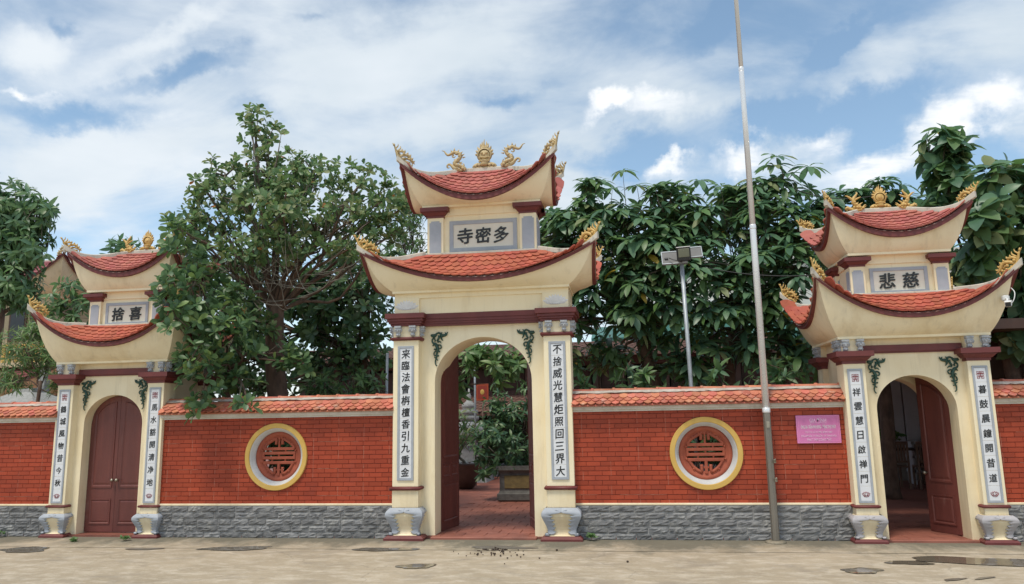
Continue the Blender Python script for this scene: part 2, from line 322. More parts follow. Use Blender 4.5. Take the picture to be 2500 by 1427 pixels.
# ------------------------------------------------------------------ lettering (the outlines become solid strokes)
CHARS = '寺密多捨喜悲慈来臨法會栴檀香引九重金不捨威光慧炬照回三界大鶴城風物昔今秋馬水豁開清净地祥雲日啟禅門暮鼓晨鐘道'
LINES = ['GIA ĐÌNH', 'ÔNG, BÀ: TRẦN PHI HÙNG - ĐẶNG THỊ THỦY', 'TRÚ TẠI: LÔ 01 MẶT BẰNG 6283', 'PHỐ LAM SƠN - P. TÂN SƠN - TP. THANH HÓA', 'PHÁT TÂM CÔNG ĐỨC']
GLYPH = {}
def make_glyphs():
    tmp = []
    for s in list(dict.fromkeys(CHARS))+LINES:
        c = bpy.data.curves.new('lettering', 'FONT'); c.body = s; c.size = 1; c.resolution_u = 2; c.extrude = 0
        c.offset = 0 if len(s) == 1 else .004
        if s == LINES[4]: c.shear = .25
        o = bpy.data.objects.new('lettering', c); COL.objects.link(o); tmp.append((s, o, c))
    dg = bpy.context.evaluated_depsgraph_get()
    for s, o, c in tmp:
        me = bpy.data.meshes.new_from_object(o.evaluated_get(dg))
        V = np.array([v.co[:2] for v in me.vertices]); F = [list(p.vertices) for p in me.polygons]
        if len(V):
            mid = (V.min(0)+V.max(0))/2; size = V.max(0)-V.min(0); V = (V-mid)/size.max()
            if len(s) == 1:        # brush slant: the strokes climb a little to the right
                V[:, 1] += .07*V[:, 0]; V[:, 0] += .05*V[:, 1]
            GLYPH[s] = (V, F, size/size.max())
        bpy.data.meshes.remove(me)
        bpy.data.objects.remove(o); bpy.data.curves.remove(c)
make_glyphs()
def glyph(mb, ch, cx, cz, y, sx, sz, mi, depth=.006):
    """strokes of a character standing proud of the plane y (towards -Y)"""
    V, F, _ = GLYPH[ch]; n = len(V)
    bold = .024
    for q, (dx, dz) in enumerate(((0, 0), (bold, 0), (-bold, 0), (0, bold*.8), (0, -bold*.8))):
        d = depth-.0003*q
        vs = [(cx+(x+dx)*sx, y-d, cz+(z+dz)*sz) for x, z in V]+[(cx+(x+dx)*sx, y, cz+(z+dz)*sz) for x, z in V]
        fs = [f[:] for f in F]; edges = set()
        for f in F:
            for i in range(len(f)): edges.add((f[i], f[(i+1) % len(f)]))
        for (a, b) in edges:
            if (b, a) not in edges: fs.append([b, a, a+n, b+n])
        mb.add(vs, fs, mi)
def seal(mb, cx, cz, y, s, mi):
    g = ['.111111111.', '.....1.....', '.111111111.', '.1...1...1.', '.1.11111.1.', '.....1.....', '11111111111', '1....1....1', '1.1111111.1', '1.1.....1.1', '1.1.111.1.1', '111.1.1.111', '....1.1....', '11111.11111']
    # a square seal of thin strokes
    def st(x0, z0, x1, z1): mb.box(cx+min(x0, x1)*s-.0028, cx+max(x0, x1)*s+.0028, y-.003, y, cz+min(z0, z1)*s-.0028, cz+max(z0, z1)*s+.0028, mi)
    for k in (-1, 1):
        st(0, .48, k*.42, .48); st(k*.42, .48, k*.42, .2); st(0, .3, k*.25, .3); st(k*.25, .3, k*.25, .1); st(0, .1, k*.5, .1)
        st(0, -.1, k*.42, -.1); st(k*.42, -.1, k*.42, -.48); st(k*.42, -.48, k*.12, -.48); st(k*.12, -.48, k*.12, -.3); st(k*.12, -.3, k*.25, -.3); st(k*.25, -.3, k*.25, -.25)
        st(0, .2, k*.42, .2)
    st(0, .48, 0, -.22); st(-.25, -.22, .25, -.22)
def lotus_line(mb, cx, cz, y, s, mi):
    def pl(pts): mb.tube([(cx+x*s, y-.002, cz+z*s) for x, z in pts], .0028, 4, mi)
    for k in (-1, 1):
        pl([(0, .38), (k*.16, .2), (k*.13, -.1), (0, -.25)]); pl([(k*.1, .25), (k*.32, .32), (k*.33, .02), (k*.1, -.22)])
        pl([(k*.33, .2), (k*.55, .18), (k*.48, -.08), (k*.15, -.3)]); pl([(k*.5, .05), (k*.3, -.3), (0, -.36)])

# ------------------------------------------------------------------ ground
def sheet(nx, ny, x0, x1, y0, y1, zf):
    mb = MB(); vs = []
    for j in range(ny+1):
        for i in range(nx+1):
            x = x0+(x1-x0)*i/nx; y = y0+(y1-y0)*j/ny; vs.append((x, y, zf(x, y)))
    mb.add(vs, [(j*(nx+1)+i, j*(nx+1)+i+1, (j+1)*(nx+1)+i+1, (j+1)*(nx+1)+i) for j in range(ny) for i in range(nx)], 0, True); return mb
def ground_mat():
    m = bpy.data.materials.new('old_concrete'); m.use_nodes = True; t = m.node_tree; n = t.nodes; l = t.links; p = n['Principled BSDF']
    geo = n.new('ShaderNodeNewGeometry')
    def noise(s, d, r=.6, sc_=(1, 1, 1), dist=0):
        mp = n.new('ShaderNodeMapping'); l.new(geo.outputs['Position'], mp.inputs[0]); mp.inputs['Scale'].default_value = sc_
        q = n.new('ShaderNodeTexNoise'); l.new(mp.outputs[0], q.inputs['Vector']); q.inputs['Scale'].default_value = s; q.inputs['Detail'].default_value = d; q.inputs['Roughness'].default_value = r; q.inputs['Distortion'].default_value = dist; return q.outputs[0]
    def ramp(x, a, b, c=0, d=1):
        q = n.new('ShaderNodeMapRange'); l.new(x, q.inputs[0]); q.inputs[1].default_value = a; q.inputs[2].default_value = b; q.inputs[3].default_value = c; q.inputs[4].default_value = d; return q.outputs[0]
    def mix(f, a, b):
        q = n.new('ShaderNodeMix'); q.data_type = 'RGBA'; l.new(f, q.inputs[0])
        for i, x in ((6, a), (7, b)):
            if isinstance(x, tuple): q.inputs[i].default_value = (*x, 1)
            else: l.new(x, q.inputs[i])
        return q.outputs[2]
    c = mix(ramp(noise(.9, 8, .62), .32, .68), (.44, .36, .255), (.33, .268, .185))
    c = mix(ramp(noise(3.4, 9, .7, (1, 1.7, 1)), .47, .66), c, (.53, .455, .35))
    c = mix(ramp(noise(1.5, 9, .68, (1, 1.6, 1), .6), .53, .70, 0, .62), c, (.25, .215, .17))
    c = mix(ramp(noise(10, 7, .65, (.45, 1.6, 1), .3), .58, .72, 0, .5), c, (.22, .185, .145))
    c = mix(ramp(noise(7, 8, .7, (.5, 1.5, 1), .3), .58, .72, 0, .55), c, (.62, .55, .46))
    c = mix(ramp(noise(38, 4, .6), .58, .75, 0, .5), c, (.19, .165, .135))
    v = n.new('ShaderNodeTexVoronoi'); v.feature = 'DISTANCE_TO_EDGE'; v.inputs['Scale'].default_value = .3
    mp = n.new('ShaderNodeMapping'); l.new(geo.outputs['Position'], mp.inputs[0])
    ad = n.new('ShaderNodeVectorMath'); ad.operation = 'ADD'; l.new(mp.outputs[0], ad.inputs[0])
    q = n.new('ShaderNodeTexNoise'); l.new(geo.outputs['Position'], q.inputs['Vector']); q.inputs['Scale'].default_value = 3; q.inputs['Detail'].default_value = 6
    sm = n.new('ShaderNodeVectorMath'); sm.operation = 'SCALE'; l.new(q.outputs[1], sm.inputs[0]); sm.inputs[3].default_value = .35; l.new(sm.outputs[0], ad.inputs[1]); l.new(ad.outputs[0], v.inputs['Vector'])
    c = mix(ramp(v.outputs['Distance'], .0, .004, .35, 0), c, (.16, .135, .105))
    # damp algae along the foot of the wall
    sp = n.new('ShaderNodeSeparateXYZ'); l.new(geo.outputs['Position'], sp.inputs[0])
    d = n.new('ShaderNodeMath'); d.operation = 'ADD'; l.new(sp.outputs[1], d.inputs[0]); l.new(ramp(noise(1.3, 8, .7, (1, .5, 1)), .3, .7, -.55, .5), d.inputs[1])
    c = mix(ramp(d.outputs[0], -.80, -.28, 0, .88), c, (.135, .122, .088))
    l.new(c, p.inputs['Base Color']); l.new(ramp(noise(1.5, 9, .68, (1, 1.6, 1), .6), .5, .75, .88, .6), p.inputs['Roughness'])
    b = n.new('ShaderNodeBump'); b.inputs['Strength'].default_value = .35; b.inputs['Distance'].default_value = .01; l.new(noise(25, 8, .65), b.inputs['Height']); l.new(b.outputs[0], p.inputs['Normal'])
    return m
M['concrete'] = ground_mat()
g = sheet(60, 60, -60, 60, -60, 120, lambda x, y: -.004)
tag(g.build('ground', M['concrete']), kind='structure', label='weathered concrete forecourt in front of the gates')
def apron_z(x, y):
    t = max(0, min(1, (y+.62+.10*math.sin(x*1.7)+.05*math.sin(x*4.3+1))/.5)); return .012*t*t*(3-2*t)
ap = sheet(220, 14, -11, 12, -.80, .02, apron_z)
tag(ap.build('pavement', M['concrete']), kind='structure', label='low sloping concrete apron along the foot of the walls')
# courtyard floor with its red tiles
cf = MB(); cf.box(-14, 16, -.02, 26, -.1, .038, 0)
court = tag(cf.build('courtyard_floor', M['pavef']), kind='structure', label='red tiled courtyard floor behind the gates')
tm = MB(); tm.box(-.146, .146, -.146, .146, 0, .010, 0, .003); tile_me = tm.mesh('floor_tile', M['pave'])
for (x0, x1, y0, y1) in ((-.9, .75, .0, 6.6), (4.75, 6.0, -.05, 2.6)):
    nx, ny = int((x1-x0)/.3), int((y1-y0)/.3)
    for j in range(ny):
        for i in range(nx+(j % 2)):
            inst('floor_tile', tile_me, court, Matrix.Translation((x0+.3*i+.15-(.15 if j % 2 else 0), y0+.3*j+.15, .0365+random.uniform(-.001, .001))) @ Matrix.Rotation(random.uniform(-.006, .006), 4, 'Z'))
th = MB(); th.box(-.72, .72, -.09, .16, -.05, .042, 0, .008); th.box(5.05, 6.12, -.14, .02, -.05, .042, 0, .008)
th.build('threshold', M['pave'], court)

# puddles
def wet_mat():
    m = bpy.data.materials.new('rain_water'); m.use_nodes = True; n = m.node_tree.nodes; l = m.node_tree.links; p = n['Principled BSDF']
    p.inputs['Base Color'].default_value = (.085, .068, .048, 1); p.inputs['Roughness'].default_value = .04; p.inputs['Specular IOR Level'].default_value = .6
    geo = n.new('ShaderNodeNewGeometry'); q = n.new('ShaderNodeTexNoise'); l.new(geo.outputs['Position'], q.inputs['Vector']); q.inputs['Scale'].default_value = 5; q.inputs['Detail'].default_value = 5
    mx = n.new('ShaderNodeMix'); mx.data_type = 'RGBA'; l.new(q.outputs[0], mx.inputs[0]); mx.inputs[6].default_value = (.13, .105, .075, 1); mx.inputs[7].default_value = (.18, .15, .11, 1); l.new(mx.outputs[2], p.inputs['Base Color'])
    b = n.new('ShaderNodeBump'); b.inputs['Strength'].default_value = .02; l.new(q.outputs[0], b.inputs['Height']); l.new(b.outputs[0], p.inputs['Normal'])
    return m
M['wet'] = wet_mat()
M['damp'] = mat('damp_concrete', (.15, .125, .095), (.20, .17, .135), .35, 6, 7, (.3, .7))
def puddle(cx, cy, rx, ry, rot, label, seed, m='wet'):
    rr = random.Random(seed); ph = [rr.uniform(0, 6.28) for _ in range(6)]; n = 40; pts = []
    for i in range(n):
        a = 2*math.pi*i/n; k = 1+.16*math.sin(2*a+ph[0])+.10*math.sin(3*a+ph[1])+.08*math.sin(5*a+ph[2])+.04*math.sin(9*a+ph[3])
        x, y = rx*k*math.cos(a), ry*k*math.sin(a); c, s = math.cos(rot), math.sin(rot); pts.append((cx+c*x-s*y, cy+s*x+c*y))
    mb = MB(); z = .0035
    ring = [(x, y, z+apron_z(x, y)*(y > -.8)) for x, y in pts]; inner = [(cx+(x-cx)*.7, cy+(y-cy)*.7, z+.0015+apron_z(x, y)*(y > -.8)) for x, y in pts]
    mb.loft([ring, inner], 0, True, True, False); mb.add(inner, [list(range(n))], 0, True)
    return tag(mb.build('puddle', M[m]), label, kind='structure')
puddle(-.42, -1.84, .19, .15, .05, 'small puddle alone on the concrete in front of the tall gate', 1)
puddle(4.27, -1.82, .20, .14, .0, 'oval puddle on the concrete in front of the pink plaque wall', 2)
puddle(4.87, -1.37, .20, .12, -.1, 'small oval puddle just left of the long puddle', 3)
puddle(5.78, -1.26, .74, .25, -.14, 'longest puddle, in front of the gate with one door leaf ajar', 4)
puddle(-5.98, -1.02, .34, .20, .1, 'puddle on the concrete in front of the far left stone wall', 5)
puddle(-3.12, -.82, .52, .13, .10, 'long thin puddle in front of the wall under the big tree', 6)
puddle(-1.12, -.80, .38, .13, .1, 'puddle at the left pillar foot of the tall gate', 7)
puddle(-4.35, -.90, .22, .08, .1, 'thin damp patch by the shut maroon door', 8, 'damp')
puddle(.35, -.62, .40, .10, .0, 'damp patch at the threshold of the tall gate', 9, 'damp')
puddle(5.0, -2.2, .14, .035, .55, 'damp streak on the concrete at the lower edge, left of its twin', 10, 'damp')
puddle(5.3, -2.12, .13, .03, .6, 'damp streak on the concrete at the lower edge, right of its twin', 11, 'damp')

# ------------------------------------------------------------------ walls
def piece_brick(wd, h, d, c):
    mb = MB(); x, z = wd/2, h/2
    mb.add([(-x, 0, -z), (x, 0, -z), (x, 0, z), (-x, 0, z), (-x+c, -d, -z+c), (x-c, -d, -z+c), (x-c, -d, z-c), (-x+c, -d, z-c)], [(4, 5, 6, 7), (0, 1, 5, 4), (1, 2, 6, 5), (2, 3, 7, 6), (3, 0, 4, 7)], 0); return mb
brick_me = piece_brick(1, .0617-.006, .008, .0025)
BRK = {}
def brick_mesh(wd):
    k = round(wd, 2)
    if k not in BRK: BRK[k] = piece_brick(k-.006, .0617-.006, .0075, .002).mesh('brick', M['brick'])
    return BRK[k]
def stone_mesh(wd, seed):
    r = random.Random(seed); mb = MB(); nx, nz = 6, 4; vs = []; h = .0885
    for j in range(nz+1):
        for i in range(nx+1):
            e = i in (0, nx) or j in (0, nz)
            vs.append(((i/nx-.5)*(wd-.010)+(0 if e else r.uniform(-.012, .012)), -(.008+r.uniform(0, .008)) if e else -r.uniform(.014, .032), (j/nz-.5)*(h-.010)+(0 if e else r.uniform(-.006, .006))))
    n0 = len(vs); f = [(j*(nx+1)+i, j*(nx+1)+i+1, (j+1)*(nx+1)+i+1, (j+1)*(nx+1)+i) for j in range(nz) for i in range(nx)]
    rim = [i for i in range(nx+1)]+[(j*(nx+1)+nx) for j in range(1, nz+1)]+[nz*(nx+1)+i for i in range(nx-1, -1, -1)]+[j*(nx+1) for j in range(nz-1, 0, -1)]
    for k in rim: vs.append((vs[k][0], .005, vs[k][2]))
    m = len(rim); f += [(rim[(k+1) % m], rim[k], n0+k, n0+(k+1) % m) for k in range(m)]
    mb.add(vs, f, 0, False); return mb.mesh('stone', M['stone'])
STN = {w_: [stone_mesh(w_, int(w_*100)*10+k) for k in range(5)] for w_ in (.2, .26, .32)}
def scale_tile(name, m, w_=1., l_=1., th_=.16, tip=.30):
    """a pointed fish-scale roof tile: x across, y down the slope, z out of the roof; unit width and length"""
    o = [(-.5, 0), (-.5, .62), (-.42, .76), (-.22, .90), (0, 1), (.22, .90), (.42, .76), (.5, .62), (.5, 0)]
    mb = MB(); n = len(o); zt = lambda y: .30*y+.02
    crown_ = lambda x: .06*(1-(2*x)**2)
    top = [(x, y, zt(y)+th_+crown_(x)) for x, y in o]; bot = [(x, y, zt(y)) for x, y in o]
    mb.add(top+bot, [list(range(n))[::-1]]+[(i, (i+1) % n, n+(i+1) % n, n+i) for i in range(n)]+[list(range(n, 2*n))], 0)
    return mb
def boundary_wall(x0, x1, label, window=None, clipl=True):
    o = empty('boundary_wall', (x0, 0, 0)); Lw = x1-x0
    tag(o, label, 'wall', 'tiled boundary walls between the gates', 'thing')
    core = MB()
    if window:
        wx, wz, wr = window[0]-x0, window[1], .40
        a, b = wx-.6, wx+.6; z0, z1 = .5, 1.68
        core.box(0, a, 0, .22, 0, 1.72, 0); core.box(b, Lw, 0, .22, 0, 1.72, 0); core.box(a, b, 0, .22, 0, z0, 0); core.box(a, b, 0, .22, z1, 1.72, 0)
        n = 64; circ = []; rect = []
        for i in range(n):
            t = 2*math.pi*(i+.5)/n; c, s = math.cos(t), math.sin(t); circ.append((wx+wr*c, wz+wr*s))
            k = min([q for q in ((b-wx)/c if c > 1e-6 else 9, (a-wx)/c if c < -1e-6 else 9, (z1-wz)/s if s > 1e-6 else 9, (z0-wz)/s if s < -1e-6 else 9)]); rect.append((wx+k*c, wz+k*s))
        for y in (0, .22):
            core.add([(x, y, z) for x, z in circ]+[(x, y, z) for x, z in rect], [(i, (i+1) % n, n+(i+1) % n, n+i) for i in range(n)], 0)
    else:
        core.box(0, Lw, 0, .22, 0, 1.72, 0)
    core.build('wall_core', M['joint'], o)
    # bricks, 190 or so to a wall
    rows = 20; H = .0617; BL = .186; bricks = []; zb = 1.69-rows*H+.0
    for r in range(rows):
        zc = zb+H*(r+.5); off = (0, .185, .06, .245, .12, .305)[r % 6] if True else 0
        off = (r % 2)*BL/2+(.02 if (r//2) % 3 == 1 else 0)
        cuts = []
        if window:
            dz = max(0, abs(zc-window[1])-H/2)
            if dz < .425: h = math.sqrt(.425**2-dz*dz); cuts = [(window[0]-x0-h, window[0]-x0+h)]
        x = -off
        while x < Lw:
            segs = [(max(x, 0.0), min(x+BL, Lw))]; x += BL
            for c0, c1 in cuts:
                segs = [q for s_ in segs for q in ((s_[0], min(s_[1], c0)), (max(s_[0], c1), s_[1])) if q[1]-q[0] > .015]
            for s0, s1 in segs:
                if s1-s0 < .015: continue
                wd = round(s1-s0, 2)
                bricks.append((wd, Vector(((s0+s1)/2, random.uniform(-.0008, .0008), zc))))
    bricks.sort(key=lambda q: (Vector((x0, 0, 0))+q[1]-CAM).length-(.3 if q[0] > .15 else 0))
    for wd, p_ in bricks[:300]: inst('brick', brick_mesh(wd), o, Matrix.Translation(p_))
    if bricks[300:]:
        rb = MB()
        for wd, p_ in bricks[300:]:
            q = piece_brick(wd-.005, H-.0055, .0075, .002); i0 = len(rb.v); rb.add(q.v, q.f, 0); rb.xform(Matrix.Translation(p_), i0)
        tag(rb.build('brick_field', M['brick'], o), kind='stuff')
    gr = MB(); k = .12
    while k < Lw-.02:
        for r in range(rows):
            if random.random() < .6:
                zc = zb+H*r
                if window and math.hypot(k-(window[0]-x0), zc+H/2-window[1]) < .45: continue
                gr.box(k-.0022, k+.0022, -.0088, -.002, zc, zc+H, 0)
        k += .37
    for r in (2, 8, 14):
        zc = zb+H*r; q = 0
        while q < Lw:
            if random.random() < .4 and not (window and abs(zc-window[1]) < .45 and abs(q+.15-(window[0]-x0)) < .62): gr.box(q, min(q+.3, Lw), -.0088, -.002, zc-.002, zc+.002, 0)
            q += .3
    tag(gr.build('grout_line', M['grout'], o), kind='stuff')
    # split-stone base
    sb = MB(); sb.box(0, Lw, -.019, 0, 0, .445, 0); sb.build('stone_backing', M['stonej'], o)
    for r in range(5):
        x = -random.uniform(0, .25); zc = .0445+.089*r
        while x < Lw-.02:
            wd = random.choice((.2, .26, .26, .32)); 
            if x < 0 and x+wd < .08: x += wd; continue
            if x+wd > Lw+.02 or x < 0:
                xa, xb = max(x, 0), min(x+wd, Lw)
                if xb-xa > .04: inst('stone', random.choice(STN[wd]), o, Matrix.Translation(((xa+xb)/2, -.014, zc)) @ Matrix.Diagonal(((xb-xa)/wd, 1, 1, 1)))
            else:
                me = random.choice(STN[wd]); inst('stone', me, o, Matrix.Translation((x+wd/2, -.014, zc)) @ Matrix.Rotation(math.pi*random.randint(0, 1), 4, 'Y'))
            x += wd
    led = MB(); led.box(0, Lw, -.030, 0, .446, .474, 0, .006); led.build('mortar_ledge', M['cream_dirty'], o)
    # white band, coping
    bd = MB(); bd.box(0, Lw, -.075, .295, 1.69, 1.735, 0, .004); bd.box(0, Lw, -.045, .265, 1.665, 1.69, 0); bd.build('plaster_band', M['white'], o)
    cp = MB(); prof = [(-.135, 1.735), (-.135, 1.748), (.05, 1.915), (.17, 1.915), (.355, 1.748), (.355, 1.735)]
    cp.loft([[(x, y, z) for y, z in prof] for x in (0, Lw)], 0); cp.build('coping_slope', M['cope'], o)
    sl = math.atan2(.167, .185); ln = math.hypot(.185, .167); tw = .105; k = 0
    n = int(Lw/tw); tw = Lw/n
    for side in (1, -1):
        for r in range(3):
            for i in range(n+(r % 2)):
                xc = (i+.5-(.5 if r % 2 else 0))*tw
                if xc < .03 or xc > Lw-.03: continue
                s0 = (ln-.115, ln-.172, ln-.228)[r]
                yy = .05-math.cos(sl)*s0; z_ = 1.915-math.sin(sl)*s0
                ax = Vector((1, 0, 0)); dn = Vector((0, -math.cos(sl), -math.sin(sl))); nn = Vector((0, -math.sin(sl), math.cos(sl)))
                if side < 0:
                    dn.y = -dn.y; nn.y = -nn.y; yy = .22-yy; ax = -ax
                m = Matrix(((ax.x*tw*.99, dn.x*.135, nn.x*.075, xc), (ax.y, dn.y*.135, nn.y*.075, yy), (ax.z, dn.z*.135, nn.z*.075, z_+.001*r), (0, 0, 0, 1)))
                m = m @ Matrix.Rotation(random.uniform(-.045, .045), 4, 'Z')
                if side > 0: inst('coping_tile', COPE, o, m)
                else: BACK.append(m)
    bk = MB()
    for m in BACK:
        i0 = len(bk.v); bk.add(COPE_MB.v, COPE_MB.f, 0); bk.xform(m, i0)
    BACK.clear(); tag(bk.build('coping_tile_row', M['cope'], o), kind='stuff')
    n = max(1, round(Lw/.30)); s = Lw/n
    for i in range(n): inst('ridge_tile', RIDGE, o, Matrix.Translation((i*s, .11, 1.915)) @ Matrix.Diagonal((s/.3, 1, 1, 1)) @ Matrix.Rotation(random.uniform(-.008, .008), 4, 'Y'))
    mo = MB(); vs = [];
    for j, (yy, zz_) in enumerate(((.020, 1.902), (.038, 1.918), (.06, 1.935))):
        vs.append([(Lw*i/60, yy+random.uniform(-.026, .006)*(j == 0), zz_+random.uniform(-.006, .006)*(j==0)) for i in range(61)])
    mo.loft([[(p[0], p[1]-.012, p[2]+.012) for p in q] for q in vs], 0, True, False, False); mo.build('mortar_fillet', M['mortar'], o)
    if window:
        wx, wz = window[0]-x0, window[1]; n = 64
        ci = lambda r, y: [(wx+r*math.cos(2*math.pi*i/n), y, wz+r*math.sin(2*math.pi*i/n)) for i in range(n)]
        wn = MB(); wn.loft([ci(.40, .0), ci(.40, -.028), ci(.405, -.036), ci(.462, -.036), ci(.468, -.028), ci(.468, 0)], 0, False, True, False)
        fr = wn.build('round_window', M['ringy'], o)
        wn = MB(); wn.loft([ci(.40, -.02), ci(.392, -.018), ci(.376, .0), ci(.368, .02), ci(.352, .03), ci(.346, .08), ci(.346, .20)], 0, True, True, False); wn.build('window_reveal', M['white2'], fr)
        lat = MB(); y0, y1 = .062, .105
        lat.loft([ci(.35, y0+.012), ci(.335, y0), ci(.30, y0), ci(.293, y0+.014), ci(.258, y0+.014), ci(.24, y0+.02), ci(.24, y1), ci(.35, y1)], 0, True, True, False)
        def bar(xa, xb, za, zb_, d=0): lat.box(wx+xa, wx+xb, y0+d, y1, wz+za, wz+zb_, 0, .006)
        for z_, hw in ((.105, .235), (.045, .25), (-.022, .25), (-.088, .235)): bar(-hw, hw, z_-.021, z_+.021)
        for k_ in (-1, 1):
            bar(k_*.235-.016, k_*.235+.016, -.022, .045, .001)
            lat.tube([(wx+k_*x, y0+.02, wz+z_) for x, z_ in smooth_pts([(.235, .105), (.19, .165), (.10, .225), (.05, .245), (.05, .165)], 3)], .022, 6)
            lat.tube([(wx+k_*x, y0+.02, wz+z_) for x, z_ in smooth_pts([(.215, -.09), (.18, -.16), (.11, -.225), (.06, -.235), (.06, -.15)], 3)], .022, 6)
            for an in (18, 52, -18, -52, 100, 72, -75, -105):
                lat.ball((wx+k_*.262*math.cos(R(an)), y0+.012, wz+.262*math.sin(R(an))), .017, 0, 6, 4)
            lat.ball((wx+k_*.10, y0+.015, wz+.075), .014, 0, 8, 5); lat.ball((wx+k_*.10, y0+.015, wz-.055), .014, 0, 8, 5); lat.ball((wx+k_*.025, y0+.015, wz-.19), .013, 0, 8, 5)
        bar(-.02, .02, -.27, -.088, .001); bar(-.012, .012, .105, .27, .001); lat.ball((wx, y0+.015, wz+.012), .014, 0, 8, 5); lat.ball((wx, y0+.015, wz+.19), .013, 0, 8, 5)
        lat.build('lattice', M['terra'], fr)
    return o
BACK = []
M['white2'] = mat('grey_white_paint', (.58, .57, .555), (.48, .47, .455), .7, 5, 5)
COPE_MB = scale_tile('coping_tile', M['cope']); COPE = COPE_MB.mesh('coping_tile', M['cope'])
rt = MB(); rt.loft([[(x, r*math.cos(a), r*math.sin(a)+.008) for a in [math.pi*i/8 for i in range(9)]] for x, r in ((0, .054), (.262, .048), (.264, .062), (.30, .062), (.302, .048))], 0, True, False, False); RIDGE = rt.mesh('ridge_tile', M['cope'])
M['greywarm'] = mat('grey_lilac_paint', (.44, .42, .43), (.37, .35, .36), .75, 5, 5, bump=.08, stain=((.2, .18, .17), 5, .6, .85, .5, .5))
XL, XR, YL, YR, YC = -5.616, 5.585, -.066, -.18, -.12
walls = [boundary_wall(-9.4, XL-.84, 'short brick-red wall at the far left, beside the gate with shut doors'),
         boundary_wall(XL+.84, -1.235, 'brick-red wall below the big tree, with a round lattice window', (-2.99, 1.12)),
         boundary_wall(1.235, XR-.84, 'brick-red wall with a round lattice window and a pink plaque', (2.968, 1.105)),
         boundary_wall(XR+.84, 9.6, 'short brick-red wall at the far right, beside the gate with one leaf ajar')]
# ------------------------------------------------------------------ roofs
TILE_MB = scale_tile('roof_tile', M['roof'])
TILE = {k: TILE_MB.mesh('roof_tile', M[k]) for k in ('roof', 'roofpink')}
def bez(p0, p1, p2, t): return p0*((1-t)**2)+p1*(2*t*(1-t))+p2*(t*t)
class Roof:
    """four concave slopes between an upturned eave loop and a top rectangle (or a short ridge)"""
    def __init__(s, tx, yf, yb, ztip, zmid, bx, byf, byb, ztop, sag, pw=2.1):
        s.tx, s.yf, s.yb, s.ztip, s.zmid, s.bx, s.byf, s.byb, s.ztop, s.sag, s.pw = tx, yf, yb, ztip, zmid, bx, byf, byb, ztop, sag, pw
    def eave(s, side, u):
        z = s.zmid+(s.ztip-s.zmid)*abs(u)**s.pw; yc = (s.yf+s.yb)/2; hy = (s.yb-s.yf)/2; i = .035*(1-u*u)
        return Vector({'F': (u*s.tx, s.yf+i, z), 'B': (-u*s.tx, s.yb-i, z), 'L': (-s.tx+i, yc-u*hy, z), 'R': (s.tx-i, yc+u*hy, z)}[side])
    def top(s, side, u):
        yc = (s.byf+s.byb)/2; hy = (s.byb-s.byf)/2
        return Vector({'F': (u*s.bx, s.byf, s.ztop), 'B': (-u*s.bx, s.byb, s.ztop), 'L': (-s.bx, yc-u*hy, s.ztop), 'R': (s.bx, yc+u*hy, s.ztop)}[side])
    def S(s, side, u, t):
        p = s.eave(side, u).lerp(s.top(side, u), t)
        k = 4*t*(1-t)*(1+.5*(1-2*t)); p.z -= s.sag*k*(.35+.65*u*u); return p
